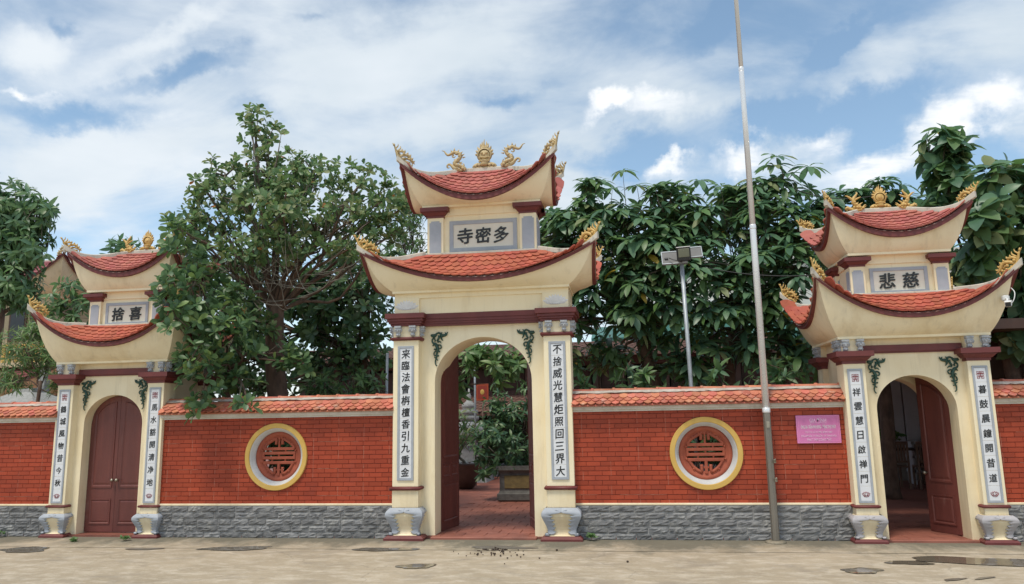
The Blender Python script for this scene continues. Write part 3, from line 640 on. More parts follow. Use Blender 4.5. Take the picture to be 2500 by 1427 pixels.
def make_roof(gate, rf, base, tw, rl, mkey, nm, ridge_end=None, FT=.052):
    """base = (hx, yf, yb, z): where the cove below the eaves meets the wall; returns the roof object and its tile matrices"""
    mb = MB(); NU, NT = 24, 8
    for side in 'FBLR':
        for lev in (0,):
            vs = [rf.S(side, -1+2*i/NU, j/NT)-Vector((0, 0, .004)) for j in range(NT+1) for i in range(NU+1)]
            mb.add(vs, [(j*(NU+1)+i, j*(NU+1)+i+1, (j+1)*(NU+1)+i+1, (j+1)*(NU+1)+i) for j in range(NT) for i in range(NU)], 0, True)
    roof = mb.build(nm, M['mortar'], gate)
    # fascia and cove
    fa = MB(); so = MB()
    hx, byf, byb, bz = base; yc = (byf+byb)/2; hy = (byb-byf)/2
    def bs(side, u): return Vector({'F': (u*hx, byf, bz), 'B': (-u*hx, byb, bz), 'L': (-hx, yc-u*hy, bz), 'R': (hx, yc+u*hy, bz)}[side])
    cen = Vector((0, (rf.yf+rf.yb)/2, 0)); out = {'F': Vector((0, -1, 0)), 'B': Vector((0, 1, 0)), 'L': Vector((-1, 0, 0)), 'R': Vector((1, 0, 0))}
    NU = 28
    def inner(side, u, d):       # the eave loop stepped in by d on both axes
        p = rf.eave(side, u); k = Vector(((rf.tx-d)/rf.tx, ((rf.yb-rf.yf)/2-d)/((rf.yb-rf.yf)/2), 1)); q = p-cen
        return Vector((q.x*k.x, q.y*k.y, q.z))+cen
    for side in 'FBLR':
        us = [-1+2*i/NU for i in range(NU+1)]
        a = [inner(side, u, .012)+Vector((0, 0, .006)) for u in us]; b = [inner(side, u, .012)+Vector((0, 0, -FT)) for u in us]; c = [inner(side, u, .06)+Vector((0, 0, -FT-.004)) for u in us]
        fa.loft([a, b], 0, True, False, False); fa.loft([b, c], 0, True, False, False)
        P0 = [inner(side, u, .058)+Vector((0, 0, -FT+.002)) for u in us]; rows = []
        for k in range(13):
            t = k/12; row = []
            for u, p0 in zip(us, P0):
                p2 = bs(side, u); p1 = Vector((p0.x+(p2.x-p0.x)*.32, p0.y+(p2.y-p0.y)*.32, p0.z+(p2.z-p0.z)*.68-.012)); row.append(bez(p0, p1, p2, t))
            rows.append(row)
        so.loft(rows, 0, True, False, False)
    fa.build('fascia', M['maroon'], roof); so.build('soffit', M['soffit'], roof)
    md = MB()
    for i in range(1):
        md.box(-hx-.004, hx+.004, byf-.004, byb+.004, bz-.030, bz+.006, 0, .004)
    md.build('soffit_moulding', M['cream'], roof)
    # tiles
    mats = []
    for side in 'FLRB':
        slope = (rf.eave(side, 0)-rf.top(side, 0)).length; nr = max(2, round(slope/rl))
        for r in range(nr):
            t0 = (r+.02)/nr; e0, e1 = rf.S(side, -1, t0), rf.S(side, 1, t0); W = (Vector((e1.x, e1.y, 0))-Vector((e0.x, e0.y, 0))).length
            n = max(1, round(W/tw)); du = 2/n
            for j in range(n+1):
                u = -1+du*(j+(0 if r % 2 else .5))
                if u > 1-du*.28 or u < -1+du*.28: continue
                lo = rf.S(side, u, t0); hi = rf.S(side, u, min(t0+1.55/nr, 1.0)); ov = (lo-hi).normalized()
                lo = lo+ov*.018
                ta = rf.S(side, min(u+du/2, 1), t0)-rf.S(side, max(u-du/2, -1), t0); wd = ta.length*(du/(min(u+du/2, 1)-max(u-du/2, -1)))
                dn = (lo-hi); ln = dn.length; dn.normalize(); ax = ta.normalized(); nn = ax.cross(dn); nn.normalize()
                if nn.z < 0: nn = -nn; ax = -ax
                # keep x-y-z right handed without losing the shear along the curved eave
                tl = Matrix(((ax.x*wd*.985, dn.x*ln, nn.x*.072, hi.x), (ax.y*wd*.985, dn.y*ln, nn.y*.072, hi.y), (ax.z*wd*.985, dn.z*ln, nn.z*.072, hi.z), (0, 0, 0, 1)))
                mats.append((side, r, tl @ Matrix.Rotation(random.uniform(-.025, .025), 4, 'Z')))
    # hips
    for i, (side, u) in enumerate((('F', -1), ('F', 1), ('B', 1), ('B', -1))):
        pts = [rf.S(side, u, k/14) for k in range(15)]; d = (pts[0]-pts[1]); d.z = 0; d.normalize()
        pts[0] = pts[0]+d*.03+Vector((0, 0, .012)); hp = MB(); rings = []
        for k, p in enumerate(pts):
            nrm = Vector((-d.y, d.x, 0)); w_ = .030 if k else .022; h = .058+.02*max(0, 1-k/2.5)
            rings.append([p+nrm*w_+Vector((0, 0, -.01)), p+nrm*w_*.9+Vector((0, 0, h*.8)), p+nrm*w_*.4+Vector((0, 0, h)), p-nrm*w_*.4+Vector((0, 0, h)), p-nrm*w_*.9+Vector((0, 0, h*.8)), p-nrm*w_+Vector((0, 0, -.01))])
        hp.loft(rings, 0, False); hp.build('hip_ridge', M['ridge'], roof)
    if ridge_end:
        rg = MB(); rg.box(-rf.bx-.02, rf.bx+.02, (rf.byf+rf.byb)/2-.034, (rf.byf+rf.byb)/2+.034, rf.ztop-.03, rf.ztop+.062, 0, .012); rg.build('main_ridge', M['ridge'], roof)
    else:
        rg = MB()
        for (x0, x1, y0, y1) in ((-rf.bx-.02, rf.bx+.02, rf.byf-.03, rf.byf), (-rf.bx-.02, rf.bx+.02, rf.byb, rf.byb+.03), (-rf.bx-.03, -rf.bx, rf.byf, rf.byb), (rf.bx, rf.bx+.03, rf.byf, rf.byb)):
            rg.box(x0, x1, y0, y1, rf.ztop-.02, rf.ztop+.022, 0, .006)
        rg.build('flashing', M['ridge'], roof)
    return roof, mats, mkey
def lay_tiles(gate, sets):
    """the 300 tiles that show largest one by one, the rest of each roof as one field"""
    gm = gate.matrix_world if False else Matrix.Translation(gate.location); allm = []
    for roof, mats, mk in sets:
        for side, r, m in mats:
            p = gm @ m.translation; n = Vector((m[0][2], m[1][2], m[2][2])).normalized(); v = (CAM-p); vis = n.dot(v.normalized())/v.length
            if side == 'B': vis -= 1
            allm.append((vis+(.05 if side == 'F' else 0), roof, mk, m))
    allm.sort(key=lambda q: -q[0])
    for _, roof, mk, m in allm[:300]: inst('roof_tile', TILE[mk], roof, m)
    rest = {}
    for _, roof, mk, m in allm[300:]: rest.setdefault((roof.name, mk), (roof, []))[1].append(m)
    for (_, mk), (roof, ms) in rest.items():
        mb = MB()
        for m in ms:
            i0 = len(mb.v); mb.add(TILE_MB.v, TILE_MB.f, 0); mb.xform(m, i0)
        tag(mb.build('roof_tile_field', M[mk], roof), kind='stuff')

# ------------------------------------------------------------------ gold finials
def poly_tube(mb, pts, rads, scale, flat=1, n=6, sub=3, ox=0, oz=0):
    """a scroll drawn in x-z (centimetre-like units), swept with a changing radius"""
    q = smooth_pts([(x, z, r) for (x, z), r in zip(pts, rads)], sub)
    mb.tube([((a[0]+ox)*scale, 0, (a[1]+oz)*scale) for a in q], [max(a[2]*scale, .001) for a in q], n)
def fin_tip(m):
    """flame-tailed dragon on a roof corner: head towards +x ... tail sweeping up to -x; about 0.40 long, origin at its seat"""
    mb = MB(); s = .00105
    P = lambda pts, r, **k: poly_tube(mb, pts, r, s, **k)
    P([(-230, 160), (-170, 125), (-110, 60), (-60, 18), (20, 6), (90, 22), (130, 2), (150, -12), (158, 22), (140, 50)], [3, 12, 18, 24, 24, 20, 16, 12, 10, 5])
    P([(-60, 20), (-30, 70), (20, 110), (70, 112), (110, 80), (150, 60), (185, 58)], [20, 22, 24, 22, 20, 14, 5])
    P([(-110, 60), (-80, 110), (-40, 130), (-10, 120)], [14, 18, 18, 8]); P([(-160, 110), (-140, 160), (-150, 195)], [12, 10, 3]); P([(-120, 90), (-95, 150), (-110, 185)], [12, 11, 3])
    for x, z, a in ((-60, 130, 105), (-20, 135, 98), (30, 128, 95), (75, 122, 88), (115, 95, 75), (150, 72, 60), (-190, 140, 120), (-20, 70, 100), (50, 60, 70)):
        mb.cone((x*s, 0, z*s), ((x+38*math.cos(R(a)))*s, 0, (z+38*math.sin(R(a)))*s), 19*s)
    for x, z, r, y in ((-70, 70, 22, 1), (-20, 100, 20, -1), (30, 60, 22, 1), (80, 70, 20, -1), (110, 40, 18, 1), (-110, 95, 16, -1), (0, 30, 22, -1), (60, 25, 18, 1), (-40, 45, 18, -1), (130, 75, 12, -1)):
        mb.ball((x*s, y*.016, z*s), r*s, 0, 7, 5)
    return mb.mesh('dragon_finial', m)
def fin_dragon(m):
    """S-bodied dragon, head low towards -x, tail streaming up to +x; 0.37 wide, 0.30 tall"""
    mb = MB(); s = .00105; o = dict(ox=-1760, oz=0)
    f = lambda pts: [(x, 470-y) for x, y in pts]
    P = lambda pts, r: poly_tube(mb, f(pts), r, s, ox=-1760, oz=0)
    P([(1980, 165), (1945, 170), (1915, 205), (1885, 228), (1840, 212), (1800, 185), (1750, 195), (1705, 215), (1700, 260), (1740, 310), (1775, 345), (1745, 375), (1690, 385), (1640, 410)], [3, 8, 13, 17, 21, 25, 27, 26, 26, 30, 32, 30, 30, 26])
    P([(1650, 455), (1700, 448), (1770, 425), (1815, 385), (1855, 365), (1880, 385), (1872, 415), (1845, 415)], [16, 28, 30, 22, 16, 14, 11, 6])
    P([(1800, 215), (1815, 245), (1795, 262), (1770, 245)], [14, 12, 10, 6]); P([(1640, 410), (1612, 425), (1640, 450)], [24, 16, 18]); P([(1640, 395), (1640, 365), (1665, 345)], [13, 10, 3])
    for x, y, a in ((1700, 205, 130), (1740, 180, 110), (1795, 165, 90), (1665, 260, 170), (1720, 330, 190), (1750, 300, 10), (1690, 360, 120), (1830, 190, 70), (1680, 230, 150), (1710, 385, 100)):
        mb.cone(((x-1760)*s, 0, (470-y)*s), ((x-1760+48*math.cos(R(a)))*s, 0, (470-y+48*math.sin(R(a)))*s), 15*s)
    for x, y, r, q in ((1650, 425, 24, -1), (1690, 410, 22, 1), (1730, 425, 22, -1), (1770, 360, 22, -1), (1730, 290, 22, -1), (1715, 240, 20, -1), (1760, 215, 18, -1), (1700, 440, 20, -1)):
        mb.ball(((x-1760)*s, q*.014, (470-y)*s), r*s, 0, 7, 5)
    return mb.mesh('dragon_finial', m)
def fin_fish(m):
    """carp-like dragon with a raised forked tail; 0.27 wide, 0.27 tall, head towards +x"""
    mb = MB(); s = .00090; P = lambda pts, r: poly_tube(mb, pts, r, s)
    P([(130, 40), (80, 25), (10, 15), (-60, 30), (-130, 62), (-150, 40), (-120, 20)], [14, 30, 34, 30, 22, 16, 8])
    P([(60, 50), (10, 95), (-30, 150), (-20, 215), (10, 255), (35, 295), (15, 315)], [34, 36, 30, 24, 18, 12, 3])
    P([(-25, 170), (-70, 215), (-110, 250), (-150, 262)], [24, 20, 13, 3]); P([(-20, 180), (50, 215), (90, 235)], [18, 13, 3]); P([(100, 50), (130, 90), (155, 105)], [16, 11, 3]); P([(40, 90), (80, 120), (110, 140)], [16, 11, 3])
    for x, z, a in ((20, 110, 60), (-20, 130, 160), (-40, 180, 120), (60, 80, 70), (120, 60, 30), (-100, 60, 130)):
        mb.cone((x*s, 0, z*s), ((x+50*math.cos(R(a)))*s, 0, (z+50*math.sin(R(a)))*s), 16*s)
    for x, z, r in ((100, 45, 24), (60, 55, 26), (20, 60, 26), (-30, 60, 24), (10, 110, 24), (-15, 150, 20), (70, 20, 22)): mb.ball((x*s, -.02, z*s), r*s, 0, 7, 5)
    return mb.mesh('dragon_finial', m)
def fin_pearl(m, sun=False):
    """flaming pearl: a round face ringed by flames on a scrolled base; 0.34 wide, 0.42 tall"""
    mb = MB(); s = .00105
    mb.ball((0, 0, 190*s), 82*s, 0, 18, 10, (1, .42, 1))
    mb.loft([[(r*s*math.cos(a), y, (190+r*math.sin(a))*s) for a in [2*math.pi*i/28 for i in range(28)]] for r, y in ((82, .03), (100, .026), (112, 0), (100, -.026), (84, -.03))], 0, True, True, False)
    if sun: mb.ball((0, -.022, 190*s), 40*s, 0, 14, 8, (1, .6, 1))
    else:
        for x in (-35, 35): mb.ball((x*s, -.032, 212*s), 20*s, 0, 8, 5); poly_tube(mb, [(x*1.9, 245), (x*1.2, 262), (x*.5, 240)], [6, 12, 6], s)
        mb.ball((0, -.038, 188*s), 20*s, 0, 8, 5); mb.ball((0, -.030, 150*s), 30*s, 0, 10, 5, (1.1, .6, .8)); 
        for x in (-60, -30, 30, 60): mb.ball((x*s, -.026, 150*s), 17*s, 0, 7, 4)
    for i, (a, l) in enumerate(((90, 130), (70, 78), (110, 78), (50, 62), (130, 62), (28, 46), (152, 46), (80, 100), (100, 100), (5, 40), (175, 40))):
        c, n_ = math.cos(R(a)), math.sin(R(a)); q = 1 if a < 90 else -1; b = 96
        poly_tube(mb, [(b*c, 190+b*n_), ((b+l*.5)*c+q*8, 190+(b+l*.5)*n_+6), ((b+l)*c-q*4, 190+(b+l)*n_+14)], [26, 16, 2], s)
    mb.lathe([(44*s, 20*s), (66*s, 40*s), (50*s, 66*s), (58*s, 84*s), (66*s, 104*s), (40*s, 112*s)], (0, 0, 0), 14)
    for q in (-1, 1):
        poly_tube(mb, [(q*20, 40), (q*80, 52), (q*130, 40), (q*160, 14), (q*125, 6), (q*90, 18)], [26, 28, 26, 20, 16, 10], s); mb.ball((q*130*s, -.02, 26*s), 24*s, 0, 8, 5); mb.ball((q*75*s, -.024, 34*s), 22*s, 0, 8, 5); mb.ball((q*70*s, -.02, 92*s), 16*s, 0, 6, 4)
    mb.box(-165*s, 165*s, -.032, .032, -.02, 10*s, 0, .004)
    return mb.mesh('pearl_finial', m)
FT_N, FT_O = fin_tip(M['gold']), fin_tip(M['goldold'])
FD, FF, FP, FS = fin_dragon(M['goldold']), fin_fish(M['gold']), fin_pearl(M['goldold']), fin_pearl(M['gold'], True)
def Tm(p, rz=0, sx=1, tilt=0, s=1):
    return Matrix.Translation(p) @ Matrix.Rotation(rz, 4, 'Z') @ Matrix.Diagonal((sx*s, s, s, 1)) @ Matrix.Rotation(tilt, 4, 'Y')
def corner_finials(gate, rf, me_f, me_b, t=.12, s=1, tilt=.42, up=.06):
    for side, u, me in (('F', -1, me_f), ('F', 1, me_f), ('B', 1, me_b), ('B', -1, me_b)):
        p = rf.S(side, u, t); q = rf.S(side, u, t+.12); d = q-p; rz = math.atan2(d.y, d.x); tl = math.atan2(-d.z, math.hypot(d.x, d.y))
        inst('dragon_finial', me, gate, Matrix.Translation(p+Vector((0, 0, up))) @ Matrix.Rotation(rz, 4, 'Z') @ Matrix.Rotation(tl*.8, 4, 'Y') @ Matrix.Diagonal((s, s, s, 1)))

# ------------------------------------------------------------------ pillars
def pot_base(parent, cx, cy, hw, z0, z1, key='grey'):
    """cabriole-legged stand carved round a cream core"""
    H = z1-z0; prof = [(0, .77), (.05, .75), (.12, .71), (.22, .71), (.35, .77), (.5, .87), (.62, .95), (.72, 1.0), (.82, .99), (.9, .93), (.96, .84), (1.0, .78)]
    def hwz(t):
        for (a, b), (c, d) in zip(prof, prof[1:]):
            if a <= t <= c: return hw*(b+(d-b)*(t-a)/(c-a))
        return hw*.78
    core = MB(); core.sq([(hwz(0)-.005, z0)]+[(hwz(t)-.022, z0+H*t) for t in (.05, .12, .2, .32, .45, .58, .7, .82, .93, .995)], cx, cy, 0); core.build('stand_core', M['cream_dirty'], parent)
    sh = MB(); nz = 26
    for q in range(4):
        ro = Matrix.Translation((cx, cy, 0)) @ Matrix.Rotation(q*math.pi/2, 4, 'Z')
        ts = [.07+.93*k/nz for k in range(nz+1)]
        def uin(t):
            if t > .83: return 0.0
            base = .54+.03*math.sin(t*9); tooth = ((t*6.8) % 1.0); return max(0, base+.14-.30*tooth)
        for sg in (-1, 1):
            rows = []
            for t in ts:
                h = hwz(t); z = z0+H*t; ui = uin(t)
                if .76 < t <= .83: ui = min(ui, .62*(1-((t-.76)/.07)))
                pts = [(sg*h, -h, z), (sg*h*.86, -h-.006, z), (sg*h*(ui+.05 if ui else 0.02), -h-.003, z), (sg*h*ui, -h, z), (sg*h*ui, -h+.028, z)]
                rows.append([ro @ Vector(p) for p in (pts if sg < 0 else pts[::-1])])
            sh.loft(rows, 0, True, False, False)
        # foot
        for sg in (-1, 1):
            i0 = len(sh.v); h = hwz(.06)
            sh.box(sg*h-.03, sg*h+.03, -h-.03, -h+.03, z0+.002, z0+H*.12, 0, .012); sh.xform(ro, i0)
        i0 = len(sh.v); h = hwz(.9)
        for sg in (-1, 1):
            sh.tube([(sg*h*.30, -h-.002, z0+H*.93), (sg*h*.10, -h-.002, z0+H*.90), (sg*h*.07, -h-.002, z0+H*.85), (sg*h*.14, -h-.002, z0+H*.835), (sg*h*.17, -h-.002, z0+H*.87), (sg*h*.12, -h-.002, z0+H*.88)], .0045, 4)
        sh.xform(ro, i0)
    sh.build('cabriole_stand', M[key], parent)
def corbel(parent, x, y, z0, z1, w=.085, rot=0, key='stucco'):
    """small carved lion-face bracket"""
    H = z1-z0; mb = MB(); rings = []
    for t, hw, d in ((0, .20, .25), (.08, .30, .48), (.2, .34, .55), (.3, .24, .42), (.45, .36, .60), (.62, .46, .72), (.78, .40, .62), (.84, .50, .78), (1, .50, .78)):
        rings.append([(-hw*w, 0, H*t), (-hw*w, -d*w, H*t), (hw*w, -d*w, H*t), (hw*w, 0, H*t)])
    mb.loft(rings, 0, False)
    for sx in (-1, 1): mb.ball((sx*.2*w, -.72*w, H*.66), .12*w, 0, 6, 4); mb.tube([(sx*.45*w, -.5*w, H*.75), (sx*.6*w, -.45*w, H*.55), (sx*.45*w, -.5*w, H*.4)], .07*w, 5)
    mb.ball((0, -.72*w, H*.5), .14*w, 0, 7, 4); mb.ball((0, -.58*w, H*.16), .17*w, 0, 7, 4)
    return mb.build('corbel', M[key], parent, Matrix.Translation((x, y, z0)) @ Matrix.Rotation(rot, 4, 'Z'))
def pillar(gate, cx, hw, dep, zs, text, pan, style, potk='grey'):
    """zs: plinth top, stand top, ring bottom, ring top, shaft top; pan = (half width, z0, z1)"""
    zp, zs_, zr0, zr1, zt = zs
    sh = MB(); sh.box(cx-hw, cx+hw, 0, dep, zr1, zt, 0, .004); p = sh.build('pillar', M['cream'], gate)
    pl = MB(); pl.sq([(hw*1.50, 0), (hw*1.50, zp*.55), (hw*1.30, zp)], cx, hw, 0); pl.build('plinth', M['maroon'], p)
    pot_base(p, cx, hw, hw*(1.42 if style == 'c' else 1.58), zp, zs_, potk)
    pd = MB(); pd.box(cx-hw*1.01, cx+hw*1.01, -.003, dep, zs_, zr0, 0, .003); pd.build('pedestal', M['cream_dirty'], p)
    def ring(z0, z1, k):
        r = MB(); e = (z1-z0); r.sq([(hw*1.0+.002, z0), (hw+e*k*.75, z0+e*.12), (hw+e*k, z0+e*.5), (hw+e*k*.75, z0+e*.88), (hw+.002, z1)], cx, hw, 0, True); return r
    ring(zr0, zr1, .75).build('ring_moulding', M['maroon'], p)
    # grey frame with the couplet tiles
    pw, z0, z1 = pan; fw = pw*.27; fr = MB()
    for a in ((-pw, -pw+fw, z0, z1), (pw-fw, pw, z0, z1), (-pw+fw, pw-fw, z0, z0+fw), (-pw+fw, pw-fw, z1-fw, z1)):
        fr.box(cx+a[0], cx+a[1], -.014, 0, a[2], a[3], 0, .002)
    fr.build('panel_frame', M['grey'], p)
    iw, i0, i1 = pw-fw, z0+fw, z1-fw; n = len(text); h = (i1-i0)/n
    for k, ch in enumerate(text):
        zc = i1-h*(k+.5); t = MB(); t.box(cx-iw, cx+iw, -.006, 0, zc-h/2+.0015, zc+h/2-.0015, 0, .0015)
        if ch == '*': seal(t, cx, zc, -.006, h*.50, 1); t.build('couplet_tile', [M['tilewhite'], M['redink']], p)
        elif ch == '%': lotus_line(t, cx, zc-.01, -.006, iw*1.25, 1); t.build('couplet_tile', [M['tilewhite'], M['redink']], p)
        else:
            s_ = min(h*.80, iw*1.46); r_ = random.uniform(.93, 1.04); glyph(t, ch, cx+random.uniform(-.004, .004), zc, -.0058, s_*r_*.95, s_*r_*1.04, 1, .003); t.build('couplet_tile', [M['tilewhite'], M['ink']], p)
    return p, ring
def cap_block(name, parent, cx, hw, y0, y1, z0, z1, key='maroon'):
    """stepped maroon capital, flaring upwards round a post of half width hw"""
    mb = MB(); H = z1-z0; yc, hy = (y0+y1)/2, (y1-y0)/2
    def st(e, za, zb, e2=None):
        e2 = e if e2 is None else e2
        mb.loft([[(cx-hw-k, yc-hy-k, z), (cx+hw+k, yc-hy-k, z), (cx+hw+k, yc+hy+k, z), (cx-hw-k, yc+hy+k, z)] for k, z in ((e, za), (e2, zb))], 0)
    st(H*.08, z0, z0+H*.22); st(H*.16, z0+H*.22, z0+H*.48, H*.38); st(H*.42, z0+H*.48, z0+H*.58); st(H*.62, z0+H*.58, z1)
    return mb.build(name, M[key], parent)
def arch_slab(name, parent, x0, x1, z1, a, zs, rise, y0, y1, key='cream', z0=0):
    n = 28; pts = [(x0, z0), (-a, z0)]+[(-a*math.cos(math.pi*i/n), zs+rise*math.sin(math.pi*i/n)) for i in range(n+1)]+[(a, z0), (x1, z0), (x1, z1), (x0, z1)]
    mb = MB(); mb.prism(pts, y0, y1, 0)
    for i in range(len(mb.f)): pass
    return mb.build(name, M[key], parent)
def door_leaf(gate, w, zs, rise, a, hinge_x, y, ang, sgn, handle=True):
    """one leaf of an arched double door; sgn +1: hinged on the left jamb, opening inwards by ang"""
    top = lambda x: zs+rise*math.sqrt(max(0, 1-((a-x)/a)**2))-.006      # x measured from the hinge
    zb = .05; xs = [w*i/14 for i in range(15)]; th_ = .045
    mb = MB(); poly = [(sgn*.004, zb), (sgn*w, zb)]+[(sgn*max(x, .004), top(x)) for x in xs[::-1]]
    if sgn < 0: poly = poly[::-1]
    mb.prism(poly, 0, th_, 0)
    M_ = Matrix.Translation((hinge_x, y, 0)) @ Matrix.Rotation(sgn*ang, 4, 'Z')
    lf = mb.build('door', M['door'], gate, M_)
    def panel(xa, xb, za, zb_, arched=False):
        p = MB()
        for yy, e in ((0, 1), (th_, -1)):
            q = [(xa, za), (xb, za)]+([(xb, zb_), (xa, zb_)] if not arched else [(x, min(top(x)-.085, zb_)) for x in [xb+(xa-xb)*i/10 for i in range(11)]])
            q = [(sgn*x, z) for x, z in q]
            cx_ = sum(x for x, _ in q)/len(q); cz_ = sum(z for _, z in q)/len(q)
            g = lambda k, d: [(cx_+(x-cx_)*k[0], yy-e*d, cz_+(z-cz_)*k[1]) for x, z in q]
            W_, H_ = abs(xb-xa), abs(zb_-za); k1 = (1-.03/W_, 1-.03/H_); k2 = (1-.055/W_, 1-.055/H_); k3 = (1-.10/W_, 1-.10/H_)
            p.loft([g((1, 1), -.001), g((1, 1), .010), g(k1, .010), g(k2, .001), g(k3, .008)], 0, False, True, False)
            ring = g(k3, .008); p.add(ring, [list(range(len(ring)))], 0)
        p.build('door_panel', M['door'], lf)
    zl = zs*.36
    panel(.07, w-.06, .16, zl-.06)
    if w > .55:
        panel(.07, w/2-.02, zl+.02, zl+.2); panel(w/2+.02, w-.06, zl+.02, zl+.2); panel(.07, w-.06, zl+.28, zs+rise, True)
    else: panel(.07, w-.06, zl+.10, zs+rise, True)
    if handle:
        h = MB(); hz = zs*.49
        for yy, e in ((0, -1), (th_, 1)):
            h.tube([(sgn*(w-.035), yy, hz), (sgn*(w-.035), yy+e*.03, hz)], .011, 8); h.ball((sgn*(w-.035), yy+e*.045, hz), .024, 0, 10, 6)
        h.build('handle', M['brass'], lf)
    return lf
def green_dragon(gate, x, z, y, sx, s):
    """pierced scroll of a dragon in dark green beside the arch; drawn in a 1019x1427 sketch of 10.2 units per photo pixel"""
    mb = MB(); k = s*.00055
    def P(pts, r, sub=3):
        q = smooth_pts([(a, b, c) for (a, b), c in zip(pts, r)], sub)
        mb.tube([(sx*(a[0]-440)*k, -.016, -(a[1]-470)*k) for a in q], [a[2]*k for a in q], 6)
    P([(380, 545), (430, 560), (490, 555), (520, 515), (570, 492), (615, 510), (640, 555), (700, 560), (760, 545), (785, 500), (800, 475)], [26, 42, 34, 22, 22, 24, 34, 36, 26, 16, 4])
    P([(760, 540), (740, 500), (725, 478)], [18, 13, 4]); P([(630, 520), (650, 490), (665, 475)], [18, 13, 4]); P([(640, 580), (645, 640), (680, 690)], [30, 22, 8]); P([(600, 560), (560, 650), (530, 690)], [26, 26, 20]); P([(560, 600), (590, 570), (550, 560)], [16, 14, 10])
    P([(480, 600), (425, 640), (410, 690), (440, 740), (490, 760), (540, 850), (550, 920), (530, 990), (520, 1050), (512, 1120), (490, 1180), (495, 1250), (520, 1290), (540, 1285)], [24, 20, 18, 24, 34, 40, 34, 24, 22, 20, 17, 14, 14, 8])
    P([(470, 640), (490, 680), (470, 700)], [18, 18, 12]); P([(540, 720), (600, 705), (640, 750)], [18, 18, 7]); P([(550, 790), (610, 790), (640, 835), (615, 880), (570, 870)], [18, 18, 18, 16, 9])
    P([(500, 780), (440, 790), (425, 815)], [22, 18, 12]); P([(510, 900), (470, 880), (465, 905)], [22, 16, 12]); P([(550, 930), (600, 950), (585, 965)], [20, 16, 10]); P([(510, 920), (460, 975), (465, 1035), (515, 1045)], [18, 16, 16, 14]); P([(525, 1050), (575, 1055), (570, 1030)], [18, 16, 10]); P([(512, 1110), (470, 1085), (475, 1070)], [16, 14, 8]); P([(505, 1140), (550, 1150), (540, 1165)], [14, 14, 8])
    for a in range(5): P([(400+a*22, 550), (392+a*24, 515)], [12, 3], 1)
    mb.build('corner_dragon', M['green'], gate, Matrix.Translation((x, y, z)))
def sign_board(gate, cx, hw, z0, z1, y, text):
    f = (z1-z0)*.125; fr = MB()
    for a in ((-hw, -hw+f, z0, z1), (hw-f, hw, z0, z1), (-hw+f, hw-f, z0, z0+f), (-hw+f, hw-f, z1-f, z1)): fr.box(cx+a[0], cx+a[1], y-.016, y, a[2], a[3], 0, .002)
    sb = MB(); sb.box(cx-hw+f, cx+hw-f, y-.005, y, z0+f, z1-f, 0); b = sb.build('sign_board', M['sign'], gate)
    fr.build('frame', M['grey'], b)
    n = len(text); iw = 2*(hw-f); h = z1-z0-2*f
    for k, ch in enumerate(text):
        g = MB(); s_ = h*.64 if n == 3 else h*.74; glyph(g, ch, cx-iw/2+iw*(k+.5)/n+(iw*.03*(1-k) if n == 3 else iw*.02*(1-2*k)), (z0+z1)/2, y-.005, s_, s_*1.02, 0, .012); g.build('character', M['ink'], b)
M['sign'] = mat('sign_ground', (.72, .68, .58), (.66, .62, .53), .7, 3, 5)
def block(gate, hw, yf, yb, z0, z1, zc0, zc1, pw, zt):
    """the storey between the roofs, with corner posts and maroon capitals"""
    mb = MB(); mb.box(-hw+.05, hw-.05, yf+.045, yb-.045, z0, zt, 0)
    st = mb.build('upper_storey', M['cream'], gate)
    hd = MB(); hd.box(-hw+.03, hw-.03, yf+.025, yb-.025, zc0+.03, zt-.002, 0, .003); hd.build('header', M['cream'], st)
    for sx in (-1, 1):
        for y0, y1 in ((yf, yf+pw), (yb-pw, yb)):
            cx = sx*(hw-pw/2); q = MB(); q.box(cx-pw/2, cx+pw/2, y0, y1, z0, zc0+.02, 0, .003); po = q.build('corner_post', M['cream'], st)
            cap_block('capital', st, cx, pw/2, y0, y1, zc0, zc1)
            # grey inlay with notched corners, on the front and outer faces
            a, b, c = pw*.36, zc0-z0-.05, pw*.10; z_ = z0+.0
            poly = [(-a+c, z_), (a-c, z_), (a-c, z_+c), (a, z_+c), (a, z_+b-c), (a-c, z_+b-c), (a-c, z_+b), (-a+c, z_+b), (-a+c, z_+b-c), (-a, z_+b-c), (-a, z_+c), (-a+c, z_+c)]
            q = MB(); q.prism([(cx+x, z) for x, z in poly], y0-.006, y0, 0)
            i0 = len(q.v); q.prism(poly, -.006, 0, 0); q.xform(Matrix.Translation((cx+sx*pw/2, (y0+y1)/2, 0)) @ Matrix.Rotation(sx*math.pi/2, 4, 'Z'), i0)
            q.build('inlay', M['grey'], po)
    return st
def lotus_relief(parent, cx, cz, y, s, m):
    mb = MB()
    def petal(x, z, ang, l, w_):
        pts = []
        for i in range(9):
            t = i/8; pts.append((w_*math.sin(math.pi*t**.8)*.5, l*t))
        c_, s_ = math.cos(ang), math.sin(ang); f = lambda px, pz: (cx+(x+px*c_+pz*s_)*s, cz+(z-px*s_+pz*c_)*s)
        out = [f(a, b) for a, b in pts]+[f(-a, b) for a, b in pts[::-1][1:-1]]
        mid = f(0, l*.5); n = len(out); vs = [(p[0], y, p[1]) for p in out]+[(mid[0], y-.022, mid[1])]
        mb.add(vs, [(i, (i+1) % n, n) for i in range(n)], 0, True)
    for a in (-80, 80, -58, 58, -36, 36, -16, 16, 0): petal(a*.0022, -.18+abs(a)*.0005, R(a*.95), .52 if abs(a) < 40 else .55, .26)
    for a in (-70, 70, -35, 35, 0): petal(a*.003, -.12, R(180-a*.7), .14, .22)
    return mb.build('lotus_relief', m, parent)

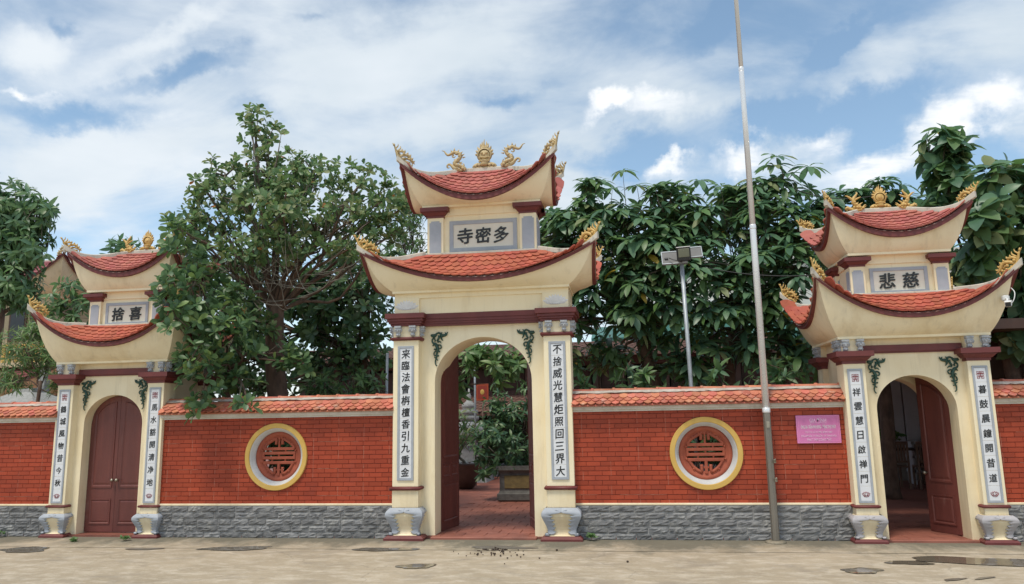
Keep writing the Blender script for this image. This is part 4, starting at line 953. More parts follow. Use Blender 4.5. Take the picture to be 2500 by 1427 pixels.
# ------------------------------------------------------------------ the tall middle gate
def tall_gate():
    g = empty('temple_gate', (0, YC, 0)); tag(g, 'tallest cream gate, in the middle, both door leaves open onto the courtyard', 'gate', 'cream temple gates along the wall')
    texts = ('来臨法會栴檀香引九重金', '不捨威光慧炬照回三界大')
    cx, hw = 1.061, .183
    for k, sx in enumerate((-1, 1)):
        p, ring = pillar(g, sx*cx, hw, .40, (.068, .43, .655, .705, 2.905), texts[k], (.115, .787, 2.624), 'c')
        ring(2.70, 2.752, .8).build('ring_moulding', M['maroon'], p)
        for x in (-.085, .125): corbel(p, sx*cx+(x if sx < 0 else -x)-(.02 if sx < 0 else -.02), 0, 2.757, 2.903, .092)
        for y in (.06, .30): corbel(p, sx*(cx+hw), y, 2.757, 2.903, .085, sx*math.pi/2)
        corbel(p, sx*(cx-hw), .085, 2.757, 2.903, .085, -sx*math.pi/2)
    arch_slab('arch_wall', g, -1.20, 1.20, 2.96, .687, 2.122, .612, .163, .80)
    # cornice: a stepped band that breaks forward over the pillars
    co = MB()
    for e, z0, z1 in ((.035, 2.906, 2.935), (.055, 2.935, 2.965), (.075, 2.965, 3.005), (.10, 3.005, 3.078)):
        for sx in (-1, 1): co.box(sx*cx-hw-e, sx*cx+hw+e, -e, .62, z0, z1, 0, .004)
        co.box(-cx+hw+e-.001, cx-hw-e+.001, .10-e*.6, .60, z0, z1-.001, 0)
        co.box(-1.2-e*.4, 1.2+e*.4, .62, .84+e*.4, z0, z1-.001, 0)
    co.build('cornice', M['maroon'], g)
    fr = MB(); fr.box(-.885, .885, .045, .80, 3.07, 3.30, 0); fr.box(-1.235, 1.235, .02, .82, 3.30, 3.40, 0)
    for sx in (-1, 1): fr.box(min(sx*.875, sx*1.235), max(sx*.875, sx*1.235), .005, .81, 3.07, 3.305, 0)
    f = fr.build('frieze', M['cream'], g)
    for sx in (-1, 1): lotus_relief(f, sx*1.058, 3.195, .005, .25, M['lotusw'])
    base1 = (1.252, -.04, .82, 3.395)
    r1 = Roof(1.655, -.33, 1.11, 3.955, 3.515, .83, .15, .63, 3.945, .115)
    s1 = make_roof(g, r1, base1, .125, .103, 'roof', 'lower_roof')
    st = block(g, .80, .17, .61, 3.93, 4.505, 4.50, 4.642, .24, 4.70)
    r2 = Roof(1.125, -.20, .98, 5.275, 4.72, .36, .375, .405, 5.235, .13, 2.0)
    s2 = make_roof(g, r2, (.862, .12, .66, 4.672), .118, .098, 'roofpink', 'upper_roof', True, .066)
    lay_tiles(g, [s1, s2])
    corner_finials(g, r1, FT_N, FT_N, .10, 1.0, up=.05); corner_finials(g, r2, FT_O, FT_O, .05, .98, up=.05)
    sign_board(g, .02, .497, 3.985, 4.448, .17+.045, '寺密多')
    zr = 5.235+.06
    inst('pearl_finial', FP, g, Tm((.02, .39, zr)))
    inst('dragon_finial', FD, g, Tm((.44, .34, zr-.02), 0, 1, -.08)); inst('dragon_finial', FD, g, Tm((-.42, .34, zr-.045), 0, -1, -.08))
    for sx in (-1, 1): green_dragon(g, sx*.705, 2.825, .163, -sx, 1.06)
    door_leaf(g, .66, 2.122, .612, .687, -.68, .50, R(80), 1, False); door_leaf(g, .66, 2.122, .612, .687, .68, .50, R(74), -1, False)
    return g
M['lotusw'] = mat('white_relief', (.78, .76, .74), (.68, .66, .64), .8, 12, 5)
# ------------------------------------------------------------------ the two small gates
def small_gate(x, y, label, texts, sign, potk):
    g = empty('temple_gate', (x, y, 0)); tag(g, label, 'gate', 'cream temple gates along the wall')
    cx, hw = .736, .131
    for k, sx in enumerate((-1, 1)):
        p, ring = pillar(g, sx*cx, hw, .30, (.062, .345, .425, .462, 2.215), texts[k], (.0915, .488, 2.14), 's', potk)
        cap_block('capital', p, sx*cx, hw, 0, 2*hw, 2.205, 2.362)
        nk = MB(); nk.box(sx*cx-hw+.004, sx*cx+hw-.004, .004, .30, 2.362, 2.54, 0); nk.build('pillar_neck', M['cream'], p)
        for xx in (-.09, .09): corbel(p, sx*cx+xx, .004, 2.364, 2.512, .088)
        for yy in (.06, .21): corbel(p, sx*(cx+hw-.004), yy, 2.364, 2.512, .082, sx*math.pi/2)
        q = MB(); q.box(sx*cx-hw, sx*cx+hw, 1.02, 1.28, 0, 2.54, 0); bp = q.build('rear_post', M['cream_dirty'], g)
        cap_block('capital', bp, sx*cx, hw, 1.02, 1.28, 2.205, 2.362); corbel(bp, sx*(cx+hw), 1.06, 2.364, 2.512, .082, sx*math.pi/2); corbel(bp, sx*(cx+hw), 1.22, 2.364, 2.512, .082, sx*math.pi/2)
        q = MB(); q.box(min(sx*.70, sx*.795), max(sx*.70, sx*.795), .28, 1.04, 0, 2.54, 0); q.build('side_wall', M['cream_dirty'], g)
    arch_slab('arch_wall', g, -.70, .70, 2.54, .476, 1.624, .425, .112, .40, 'cream_dirty')
    arch_slab('rear_arch_wall', g, -.70, .70, 2.54, .476, 1.624, .425, .98, 1.22)
    ce = MB(); ce.box(-.70, .70, .40, .98, 2.45, 2.54, 0); ce.build('ceiling', M['cream'], g)
    li = MB(); li.box(-.595, .595, .075, .112, 2.352, 2.44, 0, .004); li.box(-.595, .595, .09, .112, 2.335, 2.352, 0); li.build('lintel', M['maroon'], g)
    base1 = (.905, -.02, 1.31, 2.548)
    r1 = Roof(1.205, -.30, 1.62, 3.335, 2.80, .64, .205, 1.09, 3.115, .105, 2.2)
    s1 = make_roof(g, r1, base1, .118, .10, 'roof', 'lower_roof')
    block(g, .615, .22, 1.08, 3.10, 3.52, 3.50, 3.618, .19, 3.68)
    r2 = Roof(.90, -.03, 1.36, 4.29, 3.905, .33, .64, .67, 4.335, .095, 2.1)
    s2 = make_roof(g, r2, (.635, .16, 1.14, 3.668), .112, .095, 'roofpink', 'upper_roof', True, .066)
    lay_tiles(g, [s1, s2])
    corner_finials(g, r1, FT_N, FT_N, .10, .92, up=.05); corner_finials(g, r2, FT_N, FT_N, .06, .80, up=.04)
    sign_board(g, .0, .36, 3.125, 3.475, .22+.045, sign)
    zr = 4.335+.06
    inst('pearl_finial', FS, g, Tm((0, .655, zr), 0, 1, 0, .76)); inst('dragon_finial', FF, g, Tm((.33, .64, zr-.03), 0, -1, 0, .98)); inst('dragon_finial', FF, g, Tm((-.33, .64, zr-.03), 0, 1, 0, .98))
    for sx in (-1, 1): green_dragon(g, sx*.515, 2.275, .112, -sx, .98)
    return g, cx
GC = tall_gate(); M['soffit'] = M['cream_dirty']
GL, _ = small_gate(XL, YL, 'small cream gate with both maroon door leaves shut, half hidden by the big tree', ('*鶴城風物昔今秋%', '*馬水豁開清净地%'), '捨喜', 'grey')
GR, _ = small_gate(XR, YR, 'small cream gate with one maroon door leaf ajar, right of the pink plaque', ('*祥雲慧日啟禅門%', '*暮鼓晨鐘開昔道%'), '悲慈', 'greywarm')
for sg in (1, -1): door_leaf(GL, .472, 1.624, .425, .476, -sg*.474, .27, 0, sg)
door_leaf(GR, .472, 1.624, .425, .476, .474, .36, R(62), -1); door_leaf(GR, .472, 1.624, .425, .476, -.474, .40, R(100), 1, False)
# ------------------------------------------------------------------ things at the wall
def flagpole():
    x, y = 3.735, -.175; f = empty('flagpole', (x, y, 0)); tag(f, 'tall stainless steel flagpole in front of the wall with the pink plaque', 'flagpole')
    b = MB(); b.lathe([(.13, .0), (.125, .03), (.09, .036), (.055, .038)], n=24); b.build('footing', M['concrete'], f)
    z = .04
    for k, (z1, r0, r1) in enumerate(((1.63, .050, .047), (4.05, .044, .042), (6.30, .038, .035), (9.4, .031, .028))):
        s_ = MB(); s_.lathe([(r0, z), (r1, z1-.03), (r1*.98, z1)], n=18 if k else 8, smooth=bool(k)); 
        if k: s_.lathe([(r0*1.10, z-.02), (r0*1.16, z-.01), (r0*1.16, z+.03), (r0*1.02, z+.045)], n=18)
        s_.build('pole_section', M['metaldull' if k == 0 else 'metal'], f); z = z1
    q = MB()
    for zz_ in (.75, .98): q.box(.035, .065, -.055, -.02, zz_, zz_+.05, 0, .006); q.tube([(.05, -.05, zz_+.02), (.05, -.08, zz_+.03), (.05, -.085, zz_+.06)], .006, 5)
    q.box(-.02, .02, -.058, -.045, 1.42, 1.50, 0, .003); q.build('cleat', M['brass'], f)
M['metaldull'] = mat('weathered_steel', (.27, .245, .21), (.18, .155, .125), .5, 4, 6, metal=.55, stretch=.2)
flagpole()
def plaque():
    x0, x1, z0, z1 = 4.118, 4.657, 1.213, 1.568; cx, cz = (x0+x1)/2, (z0+z1)/2
    p = empty('plaque', (cx, -.012, cz)); tag(p, 'pink printed plaque fixed to the brick-red wall left of a gate', 'plaque')
    w_, h = (x1-x0)/2, (z1-z0)/2
    b = MB(); b.box(-w_, w_, -.022, .003, -h, h, 0, .003); b.build('board', M['pink'], p)
    e = MB(); y = -.0222
    for (a, c, t) in ((w_-.004, h-.004, .006), (w_-.024, h-.024, .004)):
        for q in ((-a, a, c-t, c), (-a, a, -c, -c+t), (-a, -a+t, -c+t, c-t), (a-t, a, -c+t, c-t)): e.box(q[0], q[1], y-.0014, y, q[2], q[3], 0)
    e.build('border', M['pinkline'], p)
    def line(s, zc, hgt, wid, m, name='text_line'):
        V, F, size = GLYPH[s]; t = MB(); k = wid; n = len(V)
        kz = hgt/(size[1]*1.0); vs = [(x*k, y-.003, zc+z*kz) for x, z in V]+[(x*k, y, zc+z*kz) for x, z in V]
        fs = [f[:] for f in F]; ed = set((f[i], f[(i+1) % len(f)]) for f in F for i in range(len(f)))
        for a, b_ in ed:
            if (b_, a) not in ed: fs.append([b_, a, a+n, b_+n])
        t.add(vs, fs, 0); t.build(name, m, p)
    line(LINES[0], .118, .062, .205, M['pinklite']); line(LINES[1], .035, .078, .43, M['whitep']); line(LINES[2], -.033, .036, .33, M['pinklite']); line(LINES[3], -.078, .036, .43, M['pinklite']); line(LINES[4], -.126, .038, .30, M['pinklite'])
    u = MB(); u.box(-.105, .105, y-.002, y, .078, .081, 0); u.build('underline', M['pinklite'], p)
plaque()
def floodlight():
    b = at(1695, 960, 1.3); f = empty('solar_floodlight', (b.x, 1.3, .04)); tag(f, 'solar floodlight on a grey pole standing behind the wall', 'lamp')
    t = at(1664, 640, 1.3); dx = t.x-b.x; zt = t.z-.04
    p = MB(); p.tube([(0, 0, 0), (dx*.5, 0, zt*.5), (dx, 0, zt)], .031, 12); p.build('pole', M['galv'], f)
    w1 = at(1622, 640, 1.25); w2 = at(1718, 600, 1.25); s_ = .0063
    def panel(xa, xb, za, zb, dz):
        q = MB(); q.box(0, xb-xa, -.012, .012, 0, zb-za, 0, .004); e = q.build('solar_panel', M['panelback'], f, Matrix.Translation((xa, -.03, za)) @ Matrix.Rotation(R(-22), 4, 'X') @ Matrix.Rotation(R(dz), 4, 'Y'))
        fr = MB(); fr.box(-.006, xb-xa+.006, -.018, .02, zb-za, zb-za+.014, 0); fr.box(-.006, xb-xa+.006, -.018, .02, -.012, 0, 0); fr.box(-.012, 0, -.018, .02, -.012, zb-za+.014, 0); fr.box(xb-xa, xb-xa+.012, -.018, .02, -.012, zb-za+.014, 0); fr.build('panel_frame', M['galv'], e)
        return e
    e = panel(dx-.285, dx+.06, zt-.03, zt+.175, -2); q = MB(); q.box(.03, .085, -.03, -.012, .07, .10, 0, .004); q.build('junction_box', M['black'], e)
    panel(dx+.12, dx+.31, zt+.06, zt+.225, -3)
    h = MB(); h.box(-.105, .105, -.04, .035, -.06, .155, 0, .018); hd = h.build('lamp_head', M['black'], f, Matrix.Translation((dx+.03, -.11, zt+.05)) @ Matrix.Rotation(R(12), 4, 'X') @ Matrix.Rotation(R(-3), 4, 'Y'))
    q = MB(); q.box(-.083, .083, -.046, -.038, -.0, .13, 0, .004); q.build('lamp_lens', M['lens'], hd)
    q = MB()
    for i in range(7): q.box(-.09+i*.027, -.078+i*.027, -.046, -.04, -.05, -.015, 0)
    q.build('heat_fins', M['black'], hd); q = MB(); q.box(-.107, .107, -.042, .037, .150, .162, 0, .004); q.build('lamp_hood', M['whitep'], hd)
    q = MB(); q.tube([(dx-.19, -.05, zt+.06), (dx-.13, -.09, zt+.02), (dx-.06, -.11, zt+.0), (dx, -.08, zt-.02)], .006, 5); q.build('lead', M['cable'], f)
    q = MB(); q.box(dx-.05, dx+.09, -.07, .05, zt-.035, zt+.0, 0, .006); q.build('bracket', M['galv'], f)
floodlight()
def cctv():
    p = at(2462, 742, -.55); c = empty('security_camera', p); tag(c, 'small white security camera below the eave of the right gate', 'camera')
    c.scale = (.8, .8, .8); rot = Matrix.Rotation(R(-28), 4, 'Z') @ Matrix.Rotation(R(14), 4, 'X')
    b = MB(); b.box(-.042, .042, -.09, .07, -.038, .038, 0, .012); bo = b.build('camera_body', M['whitep'], c, rot)
    q = MB(); q.box(-.036, .036, -.096, -.088, -.032, .030, 0, .004); q.build('lens_window', M['black'], bo); q = MB(); q.box(-.046, .046, -.11, .05, .036, .046, 0, .004); q.build('sun_shade', M['whitep'], bo)
    a = MB(); a.tube([(0, .03, .03), (.02, .06, .08), (.04, .14, .10)], .016, 8); a.box(-.01, .09, .11, .2, .06, .15, 0, .02); a.build('mount', M['whitep'], c)
    q = MB(); q.tube(smooth_pts([(.05, .05, -.01), (.10, .03, .07), (.13, .05, .18), (.12, .12, .26)], 4), .007, 6); q.build('lead', M['whitep'], c)
cctv()
def wire(name, pts, r, label):
    mb = MB(); mb.tube(pts, r, 5); tag(mb.build(name, M['cable']), label, 'cable')
def sagwire(a, b, sag, n=16): return [a.lerp(b, i/n)-Vector((0, 0, sag*4*(i/n)*(1-i/n))) for i in range(n+1)]
wire('electric_cable', sagwire(at(1730, 655, 1.9), at(1990, 672, 1.2), .06), .009, 'black electric cable running from the trees to the right gate')
wire('electric_cable', sagwire(at(1940, 462, 2.0), at(2135, 478, 1.6), .10), .007, 'thin cable strung above the roof of the right gate')
# fallen seeds and small weeds
sd_ = MB()
for i in range(46):
    a = rng.normal(0, 1, 2); x, y = .40+a[0]*.20, -1.02+a[1]*.17
    if i > 40: x, y = (.9, 1.05, 1.9, -.2, .55, 1.2)[i-41], (-1.35, -.8, -1.5, -.95, -1.7, -1.25)[i-41]
    sd_.ball((x, y, .010), random.uniform(.007, .015), 0, 6, 4, (1, 1, .8))
for i in range(14):
    x, y = .28+rng.normal(0, .12), -.80+rng.normal(0, .04); sd_.box(x, x+random.uniform(.02, .06), y, y+.012, .004, .012, 0)
tag(sd_.build('fallen_seeds', M['seed']), 'scatter of small brown seeds on the concrete', kind='stuff')

# ------------------------------------------------------------------ foliage
def leaf_shape(kind):
    """unit leaf along +x, blade across y, upper face +z; rows of three points"""
    prof = {'obovate': ((.0, .03), (.3, .16), (.6, .255), (.84, .22), (1, .04)), 'lance': ((.0, .03), (.22, .13), (.5, .165), (.78, .11), (1, .01)), 'broad': ((0, .04), (.22, .25), (.5, .30), (.78, .21), (1, .02)), 'blade': ((0, .03), (.3, .07), (.6, .06), (1, .005)), 'umbrella': ((0, .02), (.25, .10), (.5, .165), (.72, .18), (.9, .105), (1, .01))}[kind]
    vs = []; fs = []
    curl = {'obovate': .16, 'lance': .42, 'broad': .30, 'blade': .3, 'umbrella': .62}[kind]
    for x, w_ in prof:
        z = -curl*x*x; vs += [(x, -w_, z+.22*w_), (x, 0, z-.0), (x, w_, z+.22*w_)]
    for i in range(len(prof)-1):
        a = i*3; fs += [(a, a+3, a+4, a+1), (a+1, a+4, a+5, a+2)]
    return np.array(vs), fs
def leaf_frames(tips, axes, n, size, spread, droop, jit=.25, stack=.35):
    """positions, 3x3 frames and lengths of the leaves of rosettes"""
    P = []; B = []; S = []
    for (p, a) in zip(tips, axes):
        k = max(2, int(n+rng.integers(-2, 3))); a = a/np.linalg.norm(a)
        t = np.cross(a, (0, 0, 1.)) if abs(a[2]) < .95 else np.array((1., 0, 0)); t /= np.linalg.norm(t); b = np.cross(a, t); ph = rng.uniform(0, 6.28); s0 = size*rng.uniform(.8, 1.2)
        for i in range(k):
            f = ph+i*2.4; el = spread[0]+(spread[1]-spread[0])*(i+.5)/k+rng.normal(0, .12)
            d = a*math.cos(el)+(t*math.cos(f)+b*math.sin(f))*math.sin(el)+rng.normal(0, jit*.3, 3); d[2] -= droop*rng.uniform(.6, 1.4); d /= np.linalg.norm(d)
            u = a-d*np.dot(a, d)+rng.normal(0, jit, 3); u -= d*np.dot(u, d); u /= np.linalg.norm(u)
            P.append(p+d*size*.06+a*size*rng.uniform(-stack, .3*stack)); B.append(np.stack((d, np.cross(u, d), u), 1)); S.append(s0*rng.uniform(.72, 1.12)*(.75 if i < 2 else 1))
    return np.array(P), np.array(B), np.array(S)
def leaves_mesh(name, shape, P, B, S, mats, idx):
    base, fs = shape; k = len(base); n = len(P)
    V = np.einsum('nij,kj->nki', B, base)*S[:, None, None]+P[:, None, :]
    F = np.array(fs); nf = len(fs); allf = (F[None]+(np.arange(n)*k)[:, None, None]).reshape(-1)
    me = bpy.data.meshes.new(name); me.vertices.add(n*k); me.vertices.foreach_set('co', V.reshape(-1).astype(np.float32))
    me.loops.add(n*nf*4); me.loops.foreach_set('vertex_index', allf.astype(np.int32)); me.polygons.add(n*nf); me.polygons.foreach_set('loop_start', np.arange(n*nf, dtype=np.int32)*4)
    for m in mats: me.materials.append(m)
    me.polygons.foreach_set('material_index', np.repeat(idx, nf).astype(np.int32)); me.polygons.foreach_set('use_smooth', np.ones(n*nf, bool)); me.update(calc_edges=True); return me
SINGLE = {}
def foliage(root, shape, P, B, S, mats, wts, single=300, part='leaf', rest='crown'):
    idx = rng.choice(len(mats), len(P), p=np.array(wts)/sum(wts)); o = np.array(root.location)
    dist = np.linalg.norm(P+o-np.array(CAM), axis=1)-rng.uniform(0, .15, len(P)); order = np.argsort(dist/np.maximum(S, .02)**.5)
    a, b = order[:single], order[single:]
    for i in a:
        key = (id(shape), mats[idx[i]].name)
        if key not in SINGLE:
            me = bpy.data.meshes.new(part); me.from_pydata([tuple(v) for v in shape[0]], [], shape[1]); me.materials.append(mats[idx[i]]); me.polygons.foreach_set('use_smooth', [True]*len(me.polygons)); SINGLE[key] = me
        m = np.eye(4); m[:3, :3] = B[i]*S[i]; m[:3, 3] = P[i]; inst(part, SINGLE[key], root, Matrix(m.tolist()))
    if len(b): tag(inst(rest, leaves_mesh(rest, shape, P[b], B[b], S[b], mats, idx[b]), root), kind='stuff')
SH = {k: leaf_shape(k) for k in ('obovate', 'lance', 'broad', 'blade', 'umbrella')}
LM = {'dk': leaf_mat('dark_green_leaf', (0.061, 0.124, 0.054), (0.083, 0.156, 0.066), .4, .3), 'md': leaf_mat('green_leaf', (0.120, 0.210, 0.082), (0.145, 0.242, 0.096), .42, .36), 'lt': leaf_mat('young_green_leaf', (0.160, 0.248, 0.074), (0.209, 0.295, 0.096), .45, .3),
      'ol': leaf_mat('olive_leaf', (0.202, 0.242, 0.102), (0.233, 0.271, 0.119), .5, .36), 'bl': leaf_mat('bluish_green_leaf', (0.108, 0.212, 0.113), (0.135, 0.242, 0.130), .4, .32), 'bd': leaf_mat('deep_bluish_green_leaf', (0.067, 0.147, 0.085), (0.088, 0.177, 0.100), .38, .28),
      'yl': leaf_mat('yellow_leaf', (0.500, 0.354, 0.051), (0.417, 0.307, 0.057), .5, .3), 'or': leaf_mat('orange_dead_leaf', (0.466, 0.177, 0.045), (0.344, 0.130, 0.045), .6, .2), 'lg': leaf_mat('light_green_leaf', (0.098, 0.189, 0.057), (0.123, 0.224, 0.068), .42, .28)}
def lobe(px, py, y, rx, ry, rd=None):
    c = at(px, py, y); k = (c-CAM).length/FPX; return np.array(c), np.array((rx*k, rd if rd else (rx+ry)/2*k*.8, ry*k))
def sample(lobes, dens, shell=.45, up=.45):
    """branch tips spread through the lobes, most of them near the outside; returns tips, axes and lobe numbers"""
    T = []; A = []; Q = []
    for q, (c, r) in enumerate(lobes):
        n = max(3, int(dens*(r[0]*r[2]+.5*r[1]*(r[0]+r[2]))))
        for _ in range(n):
            d = rng.normal(0, 1, 3); d /= np.linalg.norm(d); k = rng.uniform(shell, 1)**.6; T.append(c+r*d*k); a = d*1.0; a[2] = a[2]*.6+up; a += rng.normal(0, .25, 3); A.append(a); Q.append(q)
    return np.array(T), np.array(A), Q
def woody(root, base, fork, lobes, tips, Q, r0, barkm, twigm, flare=1.5, twigs=.5, lf=.30, bend=.15):
    o = np.array(root.location); t = MB(); base = np.array(base)-o; fork = np.array(fork)-o
    pts = [base, base*.85+fork*.15, base*.6+fork*.4+rng.normal(0, bend*.4, 3)*(1, 1, .2), base*.3+fork*.7+rng.normal(0, bend*.4, 3)*(1, 1, .2), fork]
    t.tube([tuple(p) for p in smooth_pts(pts, 3)], list(np.interp(np.linspace(0, 1, 13), (0, .12, .3, 1), (r0*flare, r0*1.12, r0*.95, r0*.72))), 12); t.build('trunk', barkm, root)
    br = MB(); cents = []
    for c, r in lobes:
        c = c-o; m = fork*.45+c*.55+rng.normal(0, bend, 3); s0 = pts[3]*.2+fork*.8; 
        ps = smooth_pts([s0, (s0+m)/2+(0, 0, .06)+rng.normal(0, bend*.4, 3), m, c], 3); br.tube([tuple(p) for p in ps], list(np.linspace(r0*lf, r0*.06+.004, len(ps))), 7); cents.append((ps, c))
    tw = MB()
    for p, q in zip(tips, Q):
        if rng.random() > twigs: continue
        ps, c = cents[q]; s0 = ps[int(rng.integers(len(ps)//2, len(ps)))]; e = p-o; m = (s0+e)/2+rng.normal(0, .10, 3); m[2] -= .04
        tw.tube([tuple(s0), tuple(m), tuple(e)], [r0*.085+.002, r0*.06+.002, .004], 4)
    br.build('limbs', barkm, root)
    if tw.v: tag(tw.build('twigs', twigm, root), kind='stuff')
def tree(name, label, cat, base, fork, lobes, dens, shp, n, size, spread, droop, mats, wts, r0, barkm='bark', twigm='twig', extra=(), shell=.45, up=.45, group='trees behind the walls', single=300, twigs=.5, flare=1.5, jit=.25, bend=.15, stack=.35, lf=.30):
    root = empty(name, tuple(base)); tag(root, label, cat, group); o = np.array(root.location)
    T, A, Q = sample(lobes, dens, shell, up)
    if len(extra):
        E = np.array([np.array(e) for e in extra]); near = [int(np.argmin([np.linalg.norm(e-c) for c, _ in lobes])) for e in E]
        T = np.concatenate((T, E)); A = np.concatenate((A, np.tile((0, -.15, 1.), (len(E), 1)))); Q = Q+near
    woody(root, base, fork, lobes, T, Q, r0, M[barkm], M[twigm], flare, twigs, bend=bend, lf=lf)
    P, B, S = leaf_frames(T, A, n, size, spread, droop, jit, stack); foliage(root, SH[shp], P-o, B, S, [LM[k] for k in mats], wts, single)
    return root
def AT(px, py, y): return np.array(at(px, py, y))
# the big tree over the left wall
B0 = AT(712, 985, 1.5); B0[2] = .04
bigl = [lobe(620, 300, 1.5, 42, 50), lobe(655, 350, 1.5, 50, 45), lobe(670, 440, 1.5, 120, 75), lobe(550, 430, 1.4, 62, 55), lobe(770, 430, 1.7, 110, 70), lobe(880, 450, 1.8, 78, 70), lobe(935, 520, 1.6, 55, 50), lobe(520, 530, 1.2, 75, 70), lobe(640, 545, 1.3, 105, 70), lobe(770, 545, 1.5, 105, 60), lobe(880, 560, 1.6, 80, 50), lobe(650, 800, 1.2, 40, 40), lobe(620, 600, .7, 95, 45), lobe(740, 600, .8, 95, 40), lobe(850, 610, 1.0, 75, 38), lobe(560, 640, .6, 60, 40), lobe(690, 520, .6, 120, 50), lobe(600, 480, .8, 70, 50), lobe(840, 500, 1.0, 80, 45), lobe(405, 545, -.2, 22, 22), lobe(990, 500, 1.5, 30, 40), lobe(455, 530, .9, 45, 45), lobe(500, 460, 1.2, 50, 45), lobe(955, 480, 1.6, 50, 55), lobe(975, 560, 1.7, 40, 50), lobe(920, 590, 1.3, 50, 35), lobe(700, 470, 1.0, 90, 60)]
overl = [lobe(440, 600, .8, 55, 65), lobe(470, 690, .5, 70, 75), lobe(430, 770, .2, 45, 60), lobe(500, 800, .3, 80, 80), lobe(570, 850, .5, 75, 75), lobe(510, 910, .0, 65, 60), lobe(590, 940, .3, 55, 40), lobe(490, 985, -.25, 42, 36), lobe(605, 985, -.28, 26, 20), lobe(700, 860, 1.0, 60, 35), lobe(740, 890, 1.0, 40, 25), lobe(432, 600, -.45, 50, 60), lobe(425, 690, -.6, 45, 62), lobe(430, 775, -.7, 48, 50), lobe(480, 720, -.5, 50, 70), lobe(480, 640, -.2, 50, 50), lobe(470, 870, -.6, 45, 45), lobe(540, 800, -.2, 60, 60), lobe(560, 740, .6, 60, 50), lobe(470, 850, .1, 60, 50)]
tree('broadleaf_tree', 'big broadleaf tree whose branches hang over the brick-red wall', 'tree', B0, AT(672, 735, 1.6), bigl, 84, 'obovate', 8, .128, (.45, 1.45), .0, ['md', 'dk', 'lt', 'ol', 'or'], (.42, .16, .10, .32, .004), .20, shell=.15, up=.75, flare=1.8, twigs=.25, lf=.17, extra=[AT(608, 262, 1.5), AT(637, 300, 1.5), AT(680, 318, 1.5)], group=None)
B1 = AT(560, 985, .9); B1[2] = .04
tree('glossy_tree', 'dark glossy leaved tree beside the left gate, its branches drooping over the coping', 'tree', B1, AT(555, 880, .7), overl, 62, 'obovate', 8, .155, (.45, 1.45), .05, ['md', 'dk', 'lt'], (.40, .48, .12), .085, shell=.2, up=.75, twigs=.25, lf=.3, group=None)
for px, lb in ((470, 'low shrub behind the left wall, beside the gate with shut doors'), (590, 'low shrub behind the left wall, left of the big trunk'), (800, 'low shrub behind the left wall, right of the big trunk'), (890, 'low shrub behind the left wall, nearest the tall gate')):
    c = AT(px, 940, 1.9); tree('shrub', lb, 'shrub', (c[0], c[1], .04), AT(px, 965, 1.9), [lobe(px, 935, 1.9, 62, 34), lobe(px, 970, 1.9, 55, 40)], 60, 'lance', 8, .17, (.3, 1.5), .15, ['md', 'dk', 'lg'], (.4, .4, .2), .02, shell=.1, single=40, group='shrubs behind the left wall')
# bare grey twigs hanging round its trunk
tw = MB()
root = [o for o in bpy.data.objects if o.name.startswith('broadleaf_tree')][0]; o_ = np.array(root.location)
for i in range(32):
    px, py, y_ = rng.uniform(570, 790), rng.uniform(640, 760), rng.uniform(.75, 1.4); an = rng.uniform(.1, 3.04); ln = rng.uniform(70, 190); q1 = (px+ln*.5*math.cos(an)*1.15, py-ln*.5*math.sin(an)*.55); q2 = (px+ln*math.cos(an), py-ln*math.sin(an)*.9)
    dz = rng.uniform(-.35, .15); a, m, e = AT(px, py, y_), AT(*q1, y_+dz*.5), AT(*q2, y_+dz); m += rng.normal(0, .06, 3); m[2] -= .05
    ps = smooth_pts([a, m, e], 4); tw.tube([tuple(p-o_) for p in ps], list(np.linspace(.0085, .003, 9)), 4)
    for q in range(2):
        b0 = ps[int(rng.integers(4, 8))]; e2 = b0+(e-a)*.35+rng.normal(0, .10, 3); tw.tube([tuple(b0-o_), tuple((b0+e2)/2-o_+rng.normal(0, .02, 3)), tuple(e2-o_)], [.0045, .0035, .002], 4)
tag(tw.build('bare_twigs', M['twigpale'], root), kind='stuff')
# the darker tree behind its trunk
tree('dark_leafy_tree', 'dark glossy tree close behind the trunk of the big tree', 'tree', (*AT(905, 960, 3.4)[:2], .04), AT(880, 850, 3.4), [lobe(880, 740, 3.2, 95, 95), lobe(820, 820, 3.0, 90, 80), lobe(905, 860, 3.1, 60, 60), lobe(760, 760, 3.2, 70, 80), lobe(590, 760, 3.2, 90, 70), lobe(620, 880, 3.0, 80, 70), lobe(740, 900, 3.3, 70, 45), lobe(930, 660, 3.3, 60, 60), lobe(540, 900, 2.9, 80, 60), lobe(460, 930, 2.7, 60, 45), lobe(680, 940, 3.0, 80, 35), lobe(830, 930, 3.0, 80, 40), lobe(600, 820, 3.1, 90, 60), lobe(700, 690, 3.3, 130, 55), lobe(830, 660, 3.3, 90, 60), lobe(780, 760, 3.0, 90, 70), lobe(540, 690, 3.2, 60, 60), lobe(640, 640, 3.4, 80, 45)],
     75, 'obovate', 8, .17, (.5, 1.5), .1, ['dk', 'md', 'bd'], (.38, .44, .18), .14, shell=.2, single=260)
tree('slender_tree', 'fine leaved pale tree seen between the big tree and the tall gate', 'tree', (*AT(985, 960, 6.5)[:2], .04), AT(985, 700, 6.5), [lobe(985, 560, 6.5, 55, 60), lobe(1010, 500, 6.5, 45, 50), lobe(960, 640, 6.3, 60, 50), lobe(1030, 610, 6.5, 40, 50)], 110, 'lance', 7, .13, (.5, 1.6), .3, ['md', 'ol', 'lg'], (.5, .3, .2), .08, shell=.1, single=150)
